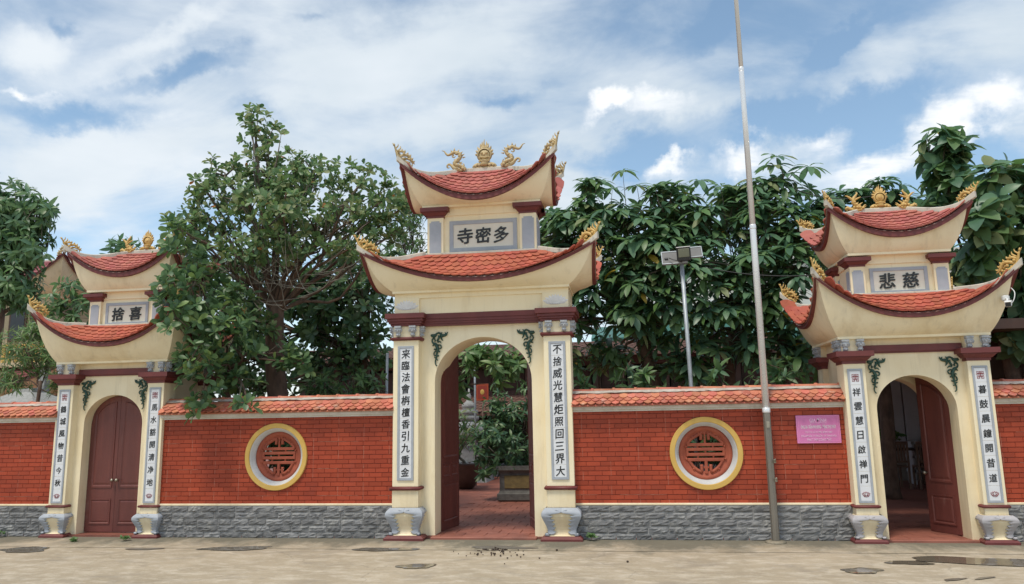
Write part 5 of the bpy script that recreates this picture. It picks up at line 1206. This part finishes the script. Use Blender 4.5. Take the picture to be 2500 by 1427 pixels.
# trees to the right of the tall gate
um = dict(shp='umbrella', n=11, size=.285, spread=(.85, 1.5), droop=.14, jit=.10)
ra = [lobe(1395, 560, 3.0, 62, 65), lobe(1370, 650, 3.2, 60, 70), lobe(1460, 545, 3.0, 85, 75), lobe(1560, 560, 2.8, 90, 70), lobe(1480, 640, 2.9, 90, 60), lobe(1450, 710, 3.1, 70, 60), lobe(1560, 680, 2.7, 90, 70), lobe(1530, 770, 2.8, 70, 45), lobe(1640, 500, 3.0, 70, 45), lobe(1430, 480, 3.2, 45, 40), lobe(1370, 780, 3.4, 40, 70), lobe(1390, 880, 3.4, 30, 40), lobe(1500, 860, 3.6, 60, 50), lobe(1420, 800, 3.5, 50, 40), lobe(1600, 620, 2.6, 60, 50), lobe(1610, 800, 3.2, 50, 50), lobe(1640, 560, 2.8, 70, 55), lobe(1665, 670, 2.7, 60, 55), lobe(1340, 560, 3.4, 40, 50)]
tree('umbrella_tree', 'tree of drooping leaf whorls just right of the tall gate', 'tree', (*AT(1640, 960, 3.6)[:2], .04), AT(1560, 800, 3.4), ra, 52, um['shp'], um['n'], um['size'], um['spread'], um['droop'], ['bl', 'bd', 'md', 'lg', 'ol', 'yl'], (.36, .17, .29, .14, .05, .006), .17, shell=.3, extra=[AT(1520, 418, 2.8), AT(1555, 455, 2.8), AT(1495, 462, 2.8), AT(1600, 455, 2.8), AT(1440, 440, 3), AT(1655, 452, 3), AT(1467, 445, 3)], jit=.10, up=1.9, stack=.06, lf=.2)
rb = [lobe(1700, 560, 3.0, 85, 70), lobe(1740, 640, 2.6, 85, 60), lobe(1800, 500, 3.2, 80, 55), lobe(1900, 470, 3.2, 75, 55), lobe(1870, 560, 2.9, 90, 70), lobe(1950, 560, 2.8, 60, 60), lobe(1850, 660, 2.6, 90, 65), lobe(1940, 650, 2.6, 60, 60), lobe(1660, 740, 2.7, 75, 55), lobe(1780, 740, 2.7, 85, 60), lobe(1900, 750, 2.8, 70, 65), lobe(1730, 830, 3.0, 70, 50), lobe(1860, 850, 3.0, 75, 55), lobe(1950, 830, 3.1, 50, 70), lobe(1700, 905, 3.1, 60, 40), lobe(1620, 870, 3.3, 55, 50)]
tree('umbrella_tree', 'tree of drooping leaf whorls behind the flagpole', 'tree', (*AT(1790, 960, 3.6)[:2], .04), AT(1800, 800, 3.4), rb, 52, um['shp'], um['n'], um['size'], um['spread'], um['droop'], ['bl', 'bd', 'md', 'lg', 'ol', 'yl'], (.36, .19, .28, .13, .05, .006), .16, shell=.3, extra=[AT(1895, 385, 3), AT(1975, 408, 3), AT(1925, 425, 3), AT(1705, 442, 3), AT(1890, 405, 3), AT(1760, 455, 3), AT(1840, 440, 3)], jit=.10, up=1.9, stack=.06, lf=.2)
rc = [lobe(2060, 500, 3.4, 60, 40), lobe(2150, 480, 3.6, 60, 40), lobe(2010, 520, 3.3, 45, 40), lobe(2250, 520, 3.6, 60, 45), lobe(2200, 590, 3.9, 90, 70), lobe(2050, 620, 3.8, 70, 80)]
tree('umbrella_tree', 'tree of drooping leaf whorls behind the roofs of the right gate', 'tree', (*AT(2150, 960, 4.6)[:2], .04), AT(2150, 700, 4.4), rc, 46, um['shp'], um['n'], um['size'], um['spread'], um['droop'], ['bl', 'bd', 'md'], (.5, .3, .2), .13, shell=.2, extra=[AT(2140, 448, 3.6), AT(2095, 465, 3.5)], jit=.10, up=1.9, stack=.06, lf=.2, single=200)
rd = [lobe(2305, 370, 2.6, 48, 55), lobe(2325, 450, 2.6, 60, 50), lobe(2300, 525, 2.7, 55, 40), lobe(2440, 470, 1.7, 80, 60), lobe(2400, 540, 1.5, 50, 45), lobe(2470, 550, 1.7, 55, 60), lobe(2430, 630, 1.9, 65, 60), lobe(2370, 660, 2.3, 55, 60), lobe(2480, 680, 2.0, 40, 60), lobe(2400, 730, 2.5, 60, 50), lobe(2470, 800, 2.6, 60, 60), lobe(2560, 600, 2.0, 70, 120)]
tree('large_leaved_tree', 'tree with very large leaves beside the roof of the right gate, at the picture edge', 'tree', (*AT(2480, 960, 3.0)[:2], .04), AT(2440, 760, 2.9), rd, 46, 'broad', 9, .32, (.5, 1.55), .34, ['bl', 'md', 'bd', 'ol', 'yl', 'lg'], (.32, .30, .22, .10, .008, .08), .14, shell=.3, jit=.15, up=.75, extra=[AT(2300, 318, 2.6), AT(2340, 345, 2.6)])
# left of the left gate
la = [lobe(20, 500, 3.6, 70, 55), lobe(85, 520, 3.6, 60, 42), lobe(10, 590, 3.5, 75, 60), lobe(75, 600, 3.5, 50, 50), lobe(30, 670, 3.5, 60, 55), lobe(-50, 560, 3.6, 70, 100), lobe(60, 725, 3.6, 40, 35)]
tree('mango_tree', 'dense mango tree at the left edge of the picture', 'tree', (*AT(-30, 980, 3.9)[:2], .04), AT(0, 740, 3.8), la, 80, 'lance', 9, .22, (.5, 1.6), .5, ['md', 'dk', 'bl', 'lg'], (.42, .30, .2, .08), .16, shell=.25, jit=.15)
tree('young_mango_tree', 'young tree between the left gate and the house behind it', 'tree', (*AT(185, 960, 3.0)[:2], .04), AT(185, 800, 3.0), [lobe(170, 725, 3.0, 55, 40), lobe(205, 745, 2.9, 40, 40), lobe(140, 760, 3.0, 40, 30)], 60, 'lance', 8, .20, (.5, 1.6), .45, ['md', 'dk', 'lg'], (.55, .3, .15), .05, shell=.2, single=180)
tree('feathery_tree', 'feathery light green tree beside the far left wall', 'tree', (*AT(110, 985, 1.6)[:2], .04), AT(100, 930, 1.7), [lobe(60, 850, 1.8, 75, 60), lobe(130, 870, 1.9, 55, 55), lobe(30, 930, 1.6, 50, 40), lobe(165, 930, 1.7, 40, 45), lobe(100, 800, 2.0, 45, 35)], 120, 'blade', 10, .17, (.3, 1.5), .25, ['lg', 'md', 'lt', 'ol'], (.4, .3, .15, .15), .04, shell=.1, single=0, jit=.3)
tree('distant_tree', 'small feathery tree top showing over the upper roof of the left gate', 'tree', (*AT(295, 960, 8.0)[:2], .04), AT(297, 700, 8.0), [lobe(290, 598, 8.0, 32, 18), lobe(318, 604, 8.0, 25, 12), lobe(300, 680, 8.0, 70, 60)], 50, 'lance', 9, .3, (.4, 1.5), .2, ['bl', 'md'], (.6, .4), .07, shell=.1, single=0)
# low planting behind the right wall and the middle arch
pl_ = [(1430, 925, 1.9, 34, 24), (1520, 915, 1.7, 36, 30), (1580, 925, 2.1, 30, 22), (1770, 915, 1.6, 40, 30), (1850, 925, 1.8, 40, 24), (1920, 905, 1.5, 45, 40), (1975, 925, 1.5, 30, 26)]
pk = ['narrow leaved shrub nearest the tall gate, behind the right wall', 'shrub behind the right wall, second from the tall gate', 'low shrub left of the floodlight pole, behind the wall', 'shrub between the floodlight pole and the flagpole', 'shrub just left of the flagpole, behind the wall', 'shrub right of the flagpole, behind the wall', 'shrub at the left flank of the right gate']
for (px, py, y, rx, ry), lb in zip(pl_, pk):
    c = AT(px, py, y); tree('shrub', lb, 'shrub', (c[0], c[1], .04), AT(px, py+25, y), [lobe(px, py, y, rx, ry), lobe(px, py+40, y, rx, ry)], 40, 'lance', 8, .20, (.3, 1.5), .15, ['md', 'dk', 'lg', 'bl'], (.4, .25, .15, .2), .02, shell=.1, single=60, group='shrubs behind the right wall', twigm='twig')
tree('flowering_tree', 'yellow flowered tree beside the right pillar of the tall gate', 'tree', (*AT(1470, 950, 4.6)[:2], .04), AT(1460, 860, 4.5), [lobe(1405, 815, 4.0, 20, 24), lobe(1465, 850, 4.2, 22, 12), lobe(1430, 870, 4.3, 40, 25)], 60, 'lance', 8, .13, (.3, 1.6), .1, ['yl', 'lg', 'md'], (.40, .35, .25), .05, shell=.1, single=120)
for x_, lb in ((-3.0, 'shrub added behind the round window under the big tree to darken its holes'), (2.95, 'shrub added behind the round window of the right wall to darken its holes')):
    lbs = [(np.array((x_+dx, .85, z_)), np.array((.32, .28, .32))) for dx in (-.3, .25) for z_ in (.55, 1.05, 1.45)]  # added shrubs, there only to keep the lattice openings dark
    tree('shrub', lb, 'shrub', (x_, .85, .04), (x_, .85, .5), lbs, 70, 'lance', 8, .18, (.3, 1.5), .15, ['dk', 'md', 'bd'], (.5, .2, .3), .025, shell=.1, single=0, group=None)
# weeds at the wall foot
for k, (x, y, z, n, lb) in enumerate(((1.42, -.14, .05, 10, 'small green weed at the wall foot right of the tall gate'), (-5.05, -.30, .02, 12, 'tuft of weeds on the step of the shut door'), (-7.2, -.12, .05, 9, 'weed at the foot of the far left stone wall'), (-5.75, -.42, .01, 9, 'weed beside the left pillar plinth of the left gate'))):
    r_ = empty('weed', (x, y, z)); tag(r_, lb, 'weed', 'weeds at the wall foot'); T = rng.normal(0, .035, (n, 3))*(1, .6, .3); T[:, 2] = np.abs(T[:, 2])+.01
    P, B, S = leaf_frames(T, np.tile((0, -.2, 1.), (n, 1)), 5, .05, (.2, 1.3), 0); foliage(r_, SH['broad'], P, B, S, [LM['lg'], LM['md']], (.6, .4), 0, rest='leaves')
# ------------------------------------------------------------------ the courtyard and the houses behind
def potted(name, label, loc, build_pot, lobes, **k):
    r_ = empty(name, loc); tag(r_, label, 'potted plant'); build_pot(r_); o = np.array(loc)
    T, A, Q = sample(lobes, k['dens'], k.get('shell', .2), k.get('up', .4)); woody(r_, np.array(loc)+(0, 0, k['h']), k['fork'], lobes, T, Q, k['r0'], M['barkgrey'], M['twig'], 1.2, .6, bend=.06)
    P, B, S = leaf_frames(T, A, k['n'], k['size'], k.get('spread', (.4, 1.6)), k.get('droop', .25), k.get('jit', .25)); foliage(r_, SH[k['shp']], P-o, B, S, [LM[m] for m in k['mats']], k['wts'], k.get('single', 300), rest='foliage')
def planter(r_):
    mb = MB(); mb.sq([(.46, 0), (.50, .03), (.50, .14), (.475, .16), (.455, .20), (.455, .52), (.475, .56), (.52, .58), (.52, .66), (.47, .66), (.46, .60)], 0, 0, 0); mb.build('planter_box', M['planter'], r_)
    q = MB()
    for s_ in (0, 1, 2, 3):
        i0 = len(q.v); q.box(-.36, .36, -.468, -.45, .24, .48, 0, .006); q.xform(Matrix.Rotation(s_*math.pi/2, 4, 'Z'), i0)
    q.build('planter_panel', M['planterp'], r_)
    q = MB(); q.box(-.465, .465, -.465, .465, .56, .61, 0); q.build('soil', M['soil'], r_)
pb = (-.02, 4.62, .046)
potted('potted_shrub', 'big dark bushy shrub in a square stone planter in the courtyard', pb, planter, [lobe(1225, 1060, 4.5, 65, 70), lobe(1200, 1115, 4.3, 50, 40), lobe(1260, 1020, 4.6, 50, 60), lobe(1180, 1080, 4.4, 32, 60), lobe(1270, 1100, 4.4, 45, 55), lobe(1215, 985, 4.7, 40, 30), lobe(1180, 1140, 4.2, 18, 25), lobe(1290, 970, 4.7, 25, 40)],
       dens=85, shp='lance', n=8, size=.16, mats=['dk', 'bd', 'md'], wts=(.5, .3, .2), r0=.05, h=.6, fork=AT(1240, 1130, 4.6), droop=.35)
def clay_pot(r_):
    mb = MB(); mb.lathe([(.15, 0), (.20, .02), (.30, .20), (.365, .38), (.385, .50), (.40, .53), (.40, .565), (.365, .57), (.35, .53)], n=28); mb.build('pot', M['clay'], r_)
    q = MB(); q.lathe([(.01, .505), (.36, .52)], n=20); q.build('soil', M['soil'], r_)
    q = MB()
    for i in range(11):
        a = i*2*math.pi/11; q.ball((.27*math.cos(a), .27*math.sin(a), .53), random.uniform(.05, .075), 0, 7, 5, (1, 1, .7))
    q.build('pebble_ring', M['granite'], r_)
pc = (-1.72, 6.9, .046)
potted('potted_tree', 'thin leaved little tree in a round brown pot left of the stone planter', pc, clay_pot, [lobe(1120, 1040, 6.9, 28, 40), lobe(1140, 1075, 6.8, 25, 35), lobe(1108, 1085, 6.8, 22, 30), lobe(1150, 1030, 7.0, 20, 25), lobe(1085, 1050, 7, 25, 40)], dens=70, shp='lance', n=7, size=.14, mats=['md', 'ol', 'lg'], wts=(.45, .35, .2), r0=.035, h=.52, fork=AT(1122, 1110, 6.9), single=120)
st = MB(); sx, sy = AT(1146, 1100, 9.0)[:2]
for (a, b, z0, z1) in ((.55, .5, .0, .16), (.42, .36, .16, .5), (.30, .26, .5, .95)): st.sq([(a, z0), (b, z1)], 0, 0, 0)
sr = empty('stone_stupa', (sx, sy, .038)); tag(sr, 'grey stone stupa with a ringed spire, seen through the tall gate', 'stupa'); st.build('pedestal', M['granite'], sr)
q = MB(); q.lathe([(.24, .95), (.40, 1.06), (.44, 1.22), (.38, 1.40), (.22, 1.50)], n=22); q.build('dome', M['granite'], sr)
q = MB(); q.lathe([(.20, 1.50), (.26, 1.55), (.26, 1.62), (.19, 1.66), (.24, 1.70), (.24, 1.77), (.16, 1.82), (.20, 1.86), (.18, 1.94), (.09, 2.0), (.05, 2.08), (.07, 2.16), (.03, 2.22), (.02, 2.34)], n=20); q.build('spire', M['granite'], sr)
p_ = AT(1160, 1000, 7.6); fp = MB(); fp.tube([(p_[0], p_[1], .04), (p_[0], p_[1], 3.6)], .025, 8); tag(fp.build('lamp_pole', M['galv']), 'thin grey pole standing in the courtyard, seen through the tall gate', 'pole')
p_ = AT(942, 945, 2.2); fp = MB(); fp.tube([(p_[0], p_[1], .04), (p_[0]+.02, p_[1], 2.75)], .024, 8); tag(fp.build('lamp_pole', M['galv']), 'thin grey pole behind the wall, left of the tall gate', 'pole')
c = AT(1010, 960, 5.8)
tree('courtyard_tree', 'light green tree overhanging the courtyard, seen through the top of the tall gate', 'tree', (c[0], c[1], .04), (c[0]+.2, c[1], 2.2), [lobe(1130, 900, 5.6, 45, 40), lobe(1195, 890, 5.4, 50, 30), lobe(1255, 895, 5.6, 45, 40), lobe(1110, 960, 5.8, 35, 50), lobe(1228, 935, 5.5, 22, 40), lobe(1195, 855, 5.5, 75, 25), lobe(1150, 870, 5.7, 45, 30), lobe(1060, 900, 5.8, 60, 60)], 34, 'lance', 9, .26, (.5, 1.6), .4, ['lg', 'md', 'lt'], (.5, .3, .2), .07, shell=.1, single=200)
# wooden hall across the back of the courtyard
hx0, hx1, hy = -7.5, 6.0, 10.4
HB = M['brownroof']
hall = empty('temple_hall', (hx0, hy, .038)); tag(hall, 'long brown wooden hall with a low tiled roof at the back of the courtyard', 'hall'); HL = hx1-hx0
q = MB(); q.box(0, HL, 0, 5, 0, .25, 0); q.build('plinth', M['granite'], hall)
q = MB(); q.box(0, HL, .9, 5, .25, 3.4, 0); q.build('wall', M['dark'], hall)
nb = 14; bw = HL/nb
for i in range(nb+1):
    q = MB(); q.box(i*bw-.09, i*bw+.09, .55, .73, .25, 3.3, 0, .01); q.build('column', M['wood'], hall)
for i in range(nb):
    q = MB(); q.box(i*bw+.14, (i+1)*bw-.14, .80, .86, 2.35, 2.95, 0, .01); pn = q.build('panel', M['wood'], hall); q = MB(); q.box(i*bw+.22, (i+1)*bw-.22, .78, .80, 2.43, 2.87, 0); q.build('inset', M['wood2'], pn)
q = MB(); q.box(-.2, HL+.2, .5, .8, 3.0, 3.3, 0, .01); q.box(-.2, HL+.2, .55, .75, 2.2, 2.34, 0, .01); q.build('beam', M['wood2'], hall)
def tiled_slope(parent, x0, x1, ya, za, yb, zb, tw, rl, mk, single=0):
    s_ = MB(); s_.add([(x0, ya, za), (x1, ya, za), (x1, yb, zb), (x0, yb, zb), (x0, ya, za-.08), (x1, ya, za-.08), (x1, yb, zb-.08), (x0, yb, zb-.08)], [(0, 1, 2, 3), (7, 6, 5, 4), (0, 4, 5, 1), (1, 5, 6, 2), (3, 2, 6, 7), (0, 3, 7, 4)], 0); s_.build('roof_slope', M[mk], parent)
    dn = Vector((0, ya-yb, za-zb)); ln = dn.length; dn.normalize(); nn = Vector((1, 0, 0)).cross(dn); nn = nn if nn.z > 0 else -nn; nr = int(ln/rl); mb = MB()
    for r in range(nr):
        for i in range(int((x1-x0)/tw)):
            x = x0+tw*(i+.5+(.5 if r % 2 else 0)); hi = Vector((x, ya, za))-dn*(rl*(r+1.5)-.03)
            m = Matrix(((tw*.97, dn.x*rl*1.5, nn.x*.08, hi.x), (0, dn.y*rl*1.5, nn.y*.08, hi.y), (0, dn.z*rl*1.5, nn.z*.08, hi.z), (0, 0, 0, 1))); i0 = len(mb.v); mb.add(TILE_MB.v, TILE_MB.f, 0); mb.xform(m, i0)
    tag(mb.build('roof_tile_field', M[mk], parent), kind='stuff')
tiled_slope(hall, -.4, HL+.4, -.9, 1.72, .6, 2.28, .16, .13, 'brownroof')
tiled_slope(hall, -.6, HL+.6, -.2, 3.28, 1.6, 3.75, .22, .2, 'brownroof')
c = AT(1178, 958, 9.0); q = MB(); q.box(-.16, .16, -.03, .03, -.22, .22, 0, .01); lt = q.build('red_placard', M['orange'], None, Matrix.Translation(c)); tag(lt, 'small red square placard in front of the wooden hall', 'placard')
q = MB(); q.box(-.12, .12, -.034, -.03, -.17, .17, 0); q.build('placard_face', M['redface'], lt); q = MB(); q.ball((0, -.032, .0), .06, 0, 12, 6, (1, .15, 1.2)); q.build('emblem', M['ringy'], lt); q = MB(); q.tube([(0, .0, -.22), (0, 0, -c[2]+.04)], .02, 6); q.build('post', M['wood'], lt)
# pale building with a green metal canopy behind the right trees
wb = empty('white_building', (2.2, 15.2, .0)); tag(wb, 'pale building with a green metal canopy behind the whorled trees', 'building')
q = MB(); q.box(0, 12, 0, 6, 0, 6.6, 0); q.build('wall', M['bwall'], wb)
for i in range(6):
    q = MB(); q.box(.6+1.9*i, 1.7+1.9*i, -.03, .05, 3.9, 5.4, 0, .01); f_ = q.build('window', M['whitep'], wb); q = MB(); q.box(.68+1.9*i, 1.62+1.9*i, -.035, -.03, 3.98, 5.32, 0); q.build('pane', M['glass'], f_)
q = MB(); q.add([(-1.2, -2.2, 4.0), (7, -2.2, 4.0), (7, 0, 4.6), (-1.2, 0, 4.6), (-1.2, -2.2, 3.75), (7, -2.2, 3.75)], [(0, 1, 2, 3), (0, 4, 5, 1)], 0); q.build('canopy', M['greenroof'], wb)
q = MB()
for i in range(42): q.box(-1.2+.195*i, -1.1+.195*i, -2.15, -2.12, 3.35, 3.74, 0)
q.build('corrugated_valance', M['bwall'], wb)
q = MB(); q.box(-.2, 12.2, -.2, 6.2, 6.6, 6.75, 0); q.build('parapet', M['bwall'], wb)
# storeyed cream house behind the left gate
cx_, cy_ = AT(20, 700, 7.4)[:2]
hs = empty('tiled_house', (-14.31, 8.55, 0)); tag(hs, 'cream house with upturned tiled eaves behind the left gate', 'house')
q = MB(); q.box(-1.75, 1.55, -1.45, 1.7, 0, 5.1, 0); q.box(-2.3, 1.9, -1.9, 1.9, 3.1, 3.22, 0); q.build('wall', M['bcream'], hs)
for x in (-1.2, -.3, .6, 1.2):
    q = MB(); q.box(x-.26, x+.26, -1.49, -1.44, 3.8, 4.75, 0, .01); f_ = q.build('window', M['wood'], hs); q = MB(); q.box(x-.2, x+.2, -1.5, -1.49, 3.86, 4.69, 0); q.build('pane', M['glass'], f_)
    q = MB(); q.box(x-.26, x+.26, -1.49, -1.44, 1.2, 2.3, 0, .01); f_ = q.build('window', M['wood'], hs); q = MB(); q.box(x-.2, x+.2, -1.5, -1.49, 1.26, 2.24, 0); q.build('pane', M['glass'], f_)
q = MB(); q.box(-2.25, 1.85, -1.88, -1.82, 3.60, 3.68, 0)
for i in range(22): q.box(-2.2+i*.185, -2.12+i*.185, -1.87, -1.83, 3.22, 3.6, 0)
q.build('balustrade', M['ringy'], hs)
rh = Roof(2.25, -2.05, 2.2, 5.98, 5.22, .9, -.05, .05, 6.25, .22, 2.6); hr, hm, _ = make_roof(hs, rh, (1.75, -1.5, 1.75, 4.95), .24, .2, 'plum', 'upper_roof', True)
def field(roof, ms, mk):
    mb = MB()
    for side, r, m in ms:
        if side == 'B': continue
        i0 = len(mb.v); mb.add(TILE_MB.v, TILE_MB.f, 0); mb.xform(m, i0)
    tag(mb.build('roof_tile_field', M[mk], roof), kind='stuff')
field(hr, hm, 'plum')
for u in (-1, 1): inst('dragon_finial', FT_O, hs, Matrix.Translation(rh.S('F', u, .06)+Vector((0, 0, .05))) @ Matrix.Rotation(0 if u < 0 else math.pi, 4, 'Z') @ Matrix.Rotation(.9, 4, 'Y') @ Matrix.Diagonal((1.2, 1.2, 1.2, 1)))
rl_ = Roof(2.9, -2.7, 2.6, 3.05, 2.55, 1.8, -1.6, 1.6, 3.1, .1, 2.6); lr, lm, _ = make_roof(hs, rl_, (2.0, -1.8, 1.8, 2.4), .24, .2, 'plum', 'lower_roof'); field(lr, lm, 'plum')
# small stone shrine left of the left gate
c = AT(72, 985, 2.9); sh = empty('stone_shrine', (c[0], c[1], .038)); tag(sh, 'pale stone shrine behind the far left wall', 'shrine')
q = MB(); q.box(-.35, .35, -.3, .3, 0, 1.7, 0, .02); q.box(-.5, .5, -.4, .4, 1.7, 1.8, 0, .02); q.build('base', M['granite'], sh); q = MB(); q.sq([(.55, 1.98), (.50, 2.03), (.22, 2.22), (.2, 2.3)], 0, 0, 0); q.box(-.3, .3, -.25, .25, 1.8, 1.98, 0); q.build('cap', M['granite'], sh)
q = MB(); q.box(-.08, .08, -.08, .08, 0, 2.75, 0, .01); tag(q.build('stone_post', M['granite'], None, Matrix.Translation((*AT(105, 960, 3.3)[:2], 0))), 'grey stone post beside the pale shrine', 'post')
# dark open pavilion behind the right gate
pv = empty('open_pavilion', (7.2, 5.2, .038)); tag(pv, 'dark open pavilion behind the right gate', 'pavilion')
q = MB(); q.box(-1.9, 4.2, 3.2, 3.4, 0, 2.75, 0); q.box(4.0, 4.2, -3.2, 3.2, 0, 2.75, 0); q.build('wall', M['darkwall'], pv)
q = MB(); q.box(-2.0, 4.4, -3.4, 3.6, 2.75, 2.9, 0); q.build('roof', M['wood'], pv)
for x in (-1.8, .1, 1.6):
    q = MB(); q.box(x-.08, x+.08, -3.2, -3.04, 0, 2.75, 0, .01); q.build('post', M['wood'], pv)
q = MB(); q.box(1.75, 4.0, -3.15, -3.05, .9, 2.75, 0); q.build('side_screen', M['wood2'], pv)
for i, (x, w_) in enumerate(((.72, .34), (1.09, .30), (2.2, .5))):
    q = MB(); q.box(x, x+w_, 3.06, 3.198, .85, 2.3, 0, .01); q.build('wall_panel', M['panelgrey'], pv)
# table, chairs and shelves
tb = empty('table', (7.75, 7.15, .038)); tag(tb, 'dark table with a leafy plant on it in the pavilion', 'table')
q = MB(); q.box(-.45, .55, -.3, .3, .74, .78, 0, .006); q.build('table_top', M['wood'], tb)
for x in (-.4, .5):
    for y in (-.25, .25): q = MB(); q.box(x-.025, x+.025, y-.025, y+.025, 0, .74, 0); q.build('leg', M['wood'], tb)
def chair(x, y, rz, label):
    c_ = empty('chair', (x, y, .038), rz); tag(c_, label, 'chair', 'chairs in the pavilion')
    q = MB(); q.box(-.2, .2, -.2, .2, .43, .46, 0, .006); q.build('seat', M['chairw'], c_)
    for a in (-1, 1):
        for b in (-1, 1): q = MB(); q.box(a*.18-.018, a*.18+.018, b*.18-.018, b*.18+.018, 0, .43 if b > 0 else .95, 0); q.build('leg', M['chairw'], c_)
    q = MB(); q.box(-.18, .18, -.19, -.165, .88, .95, 0, .004); q.box(-.18, .18, -.19, -.165, .52, .56, 0, .004)
    for i in range(5): q.box(-.14+i*.06, -.11+i*.06, -.185, -.17, .56, .88, 0)
    q.build('backrest', M['chairw'], c_)
M['chairw'] = mat('brown_chair_wood', (.20, .11, .07), (.14, .075, .05), .5, 5)
chair(7.42, 6.55, .15, 'left of two slatted wooden chairs at the table in the pavilion'); chair(7.98, 6.5, -.05, 'right of two slatted wooden chairs at the table in the pavilion')
pp = empty('table_plant', (7.45, 7.1, .818)); tag(pp, 'bright green leafy plant standing on the pavilion table', 'plant'); q = MB(); q.lathe([(.05, 0), (.08, .12), (.085, .13)], n=14); q.build('pot', M['clay'], pp)
T = rng.normal(0, .12, (26, 3))*(1.2, 1, .5)+(0, 0, .26); P, B, S = leaf_frames(T, np.tile((0, -.2, 1.), (26, 1)), 5, .14, (.4, 1.5), .2); foliage(pp, SH['broad'], P, B, S, [LM['lt'], LM['lg']], (.6, .4), 0, rest='leaves')
sf = empty('shelf', (8.75, 7.6, .038)); tag(sf, 'low pale shelf against the back of the pavilion', 'shelf')
for z in (.25, .55, .85): q = MB(); q.box(-.7, .7, -.2, .2, z, z+.06, 0); q.build('board', M['panelgrey'], sf)
for x in (-.68, .65): q = MB(); q.box(x, x+.04, -.2, .2, 0, .9, 0); q.build('upright', M['panelgrey'], sf)
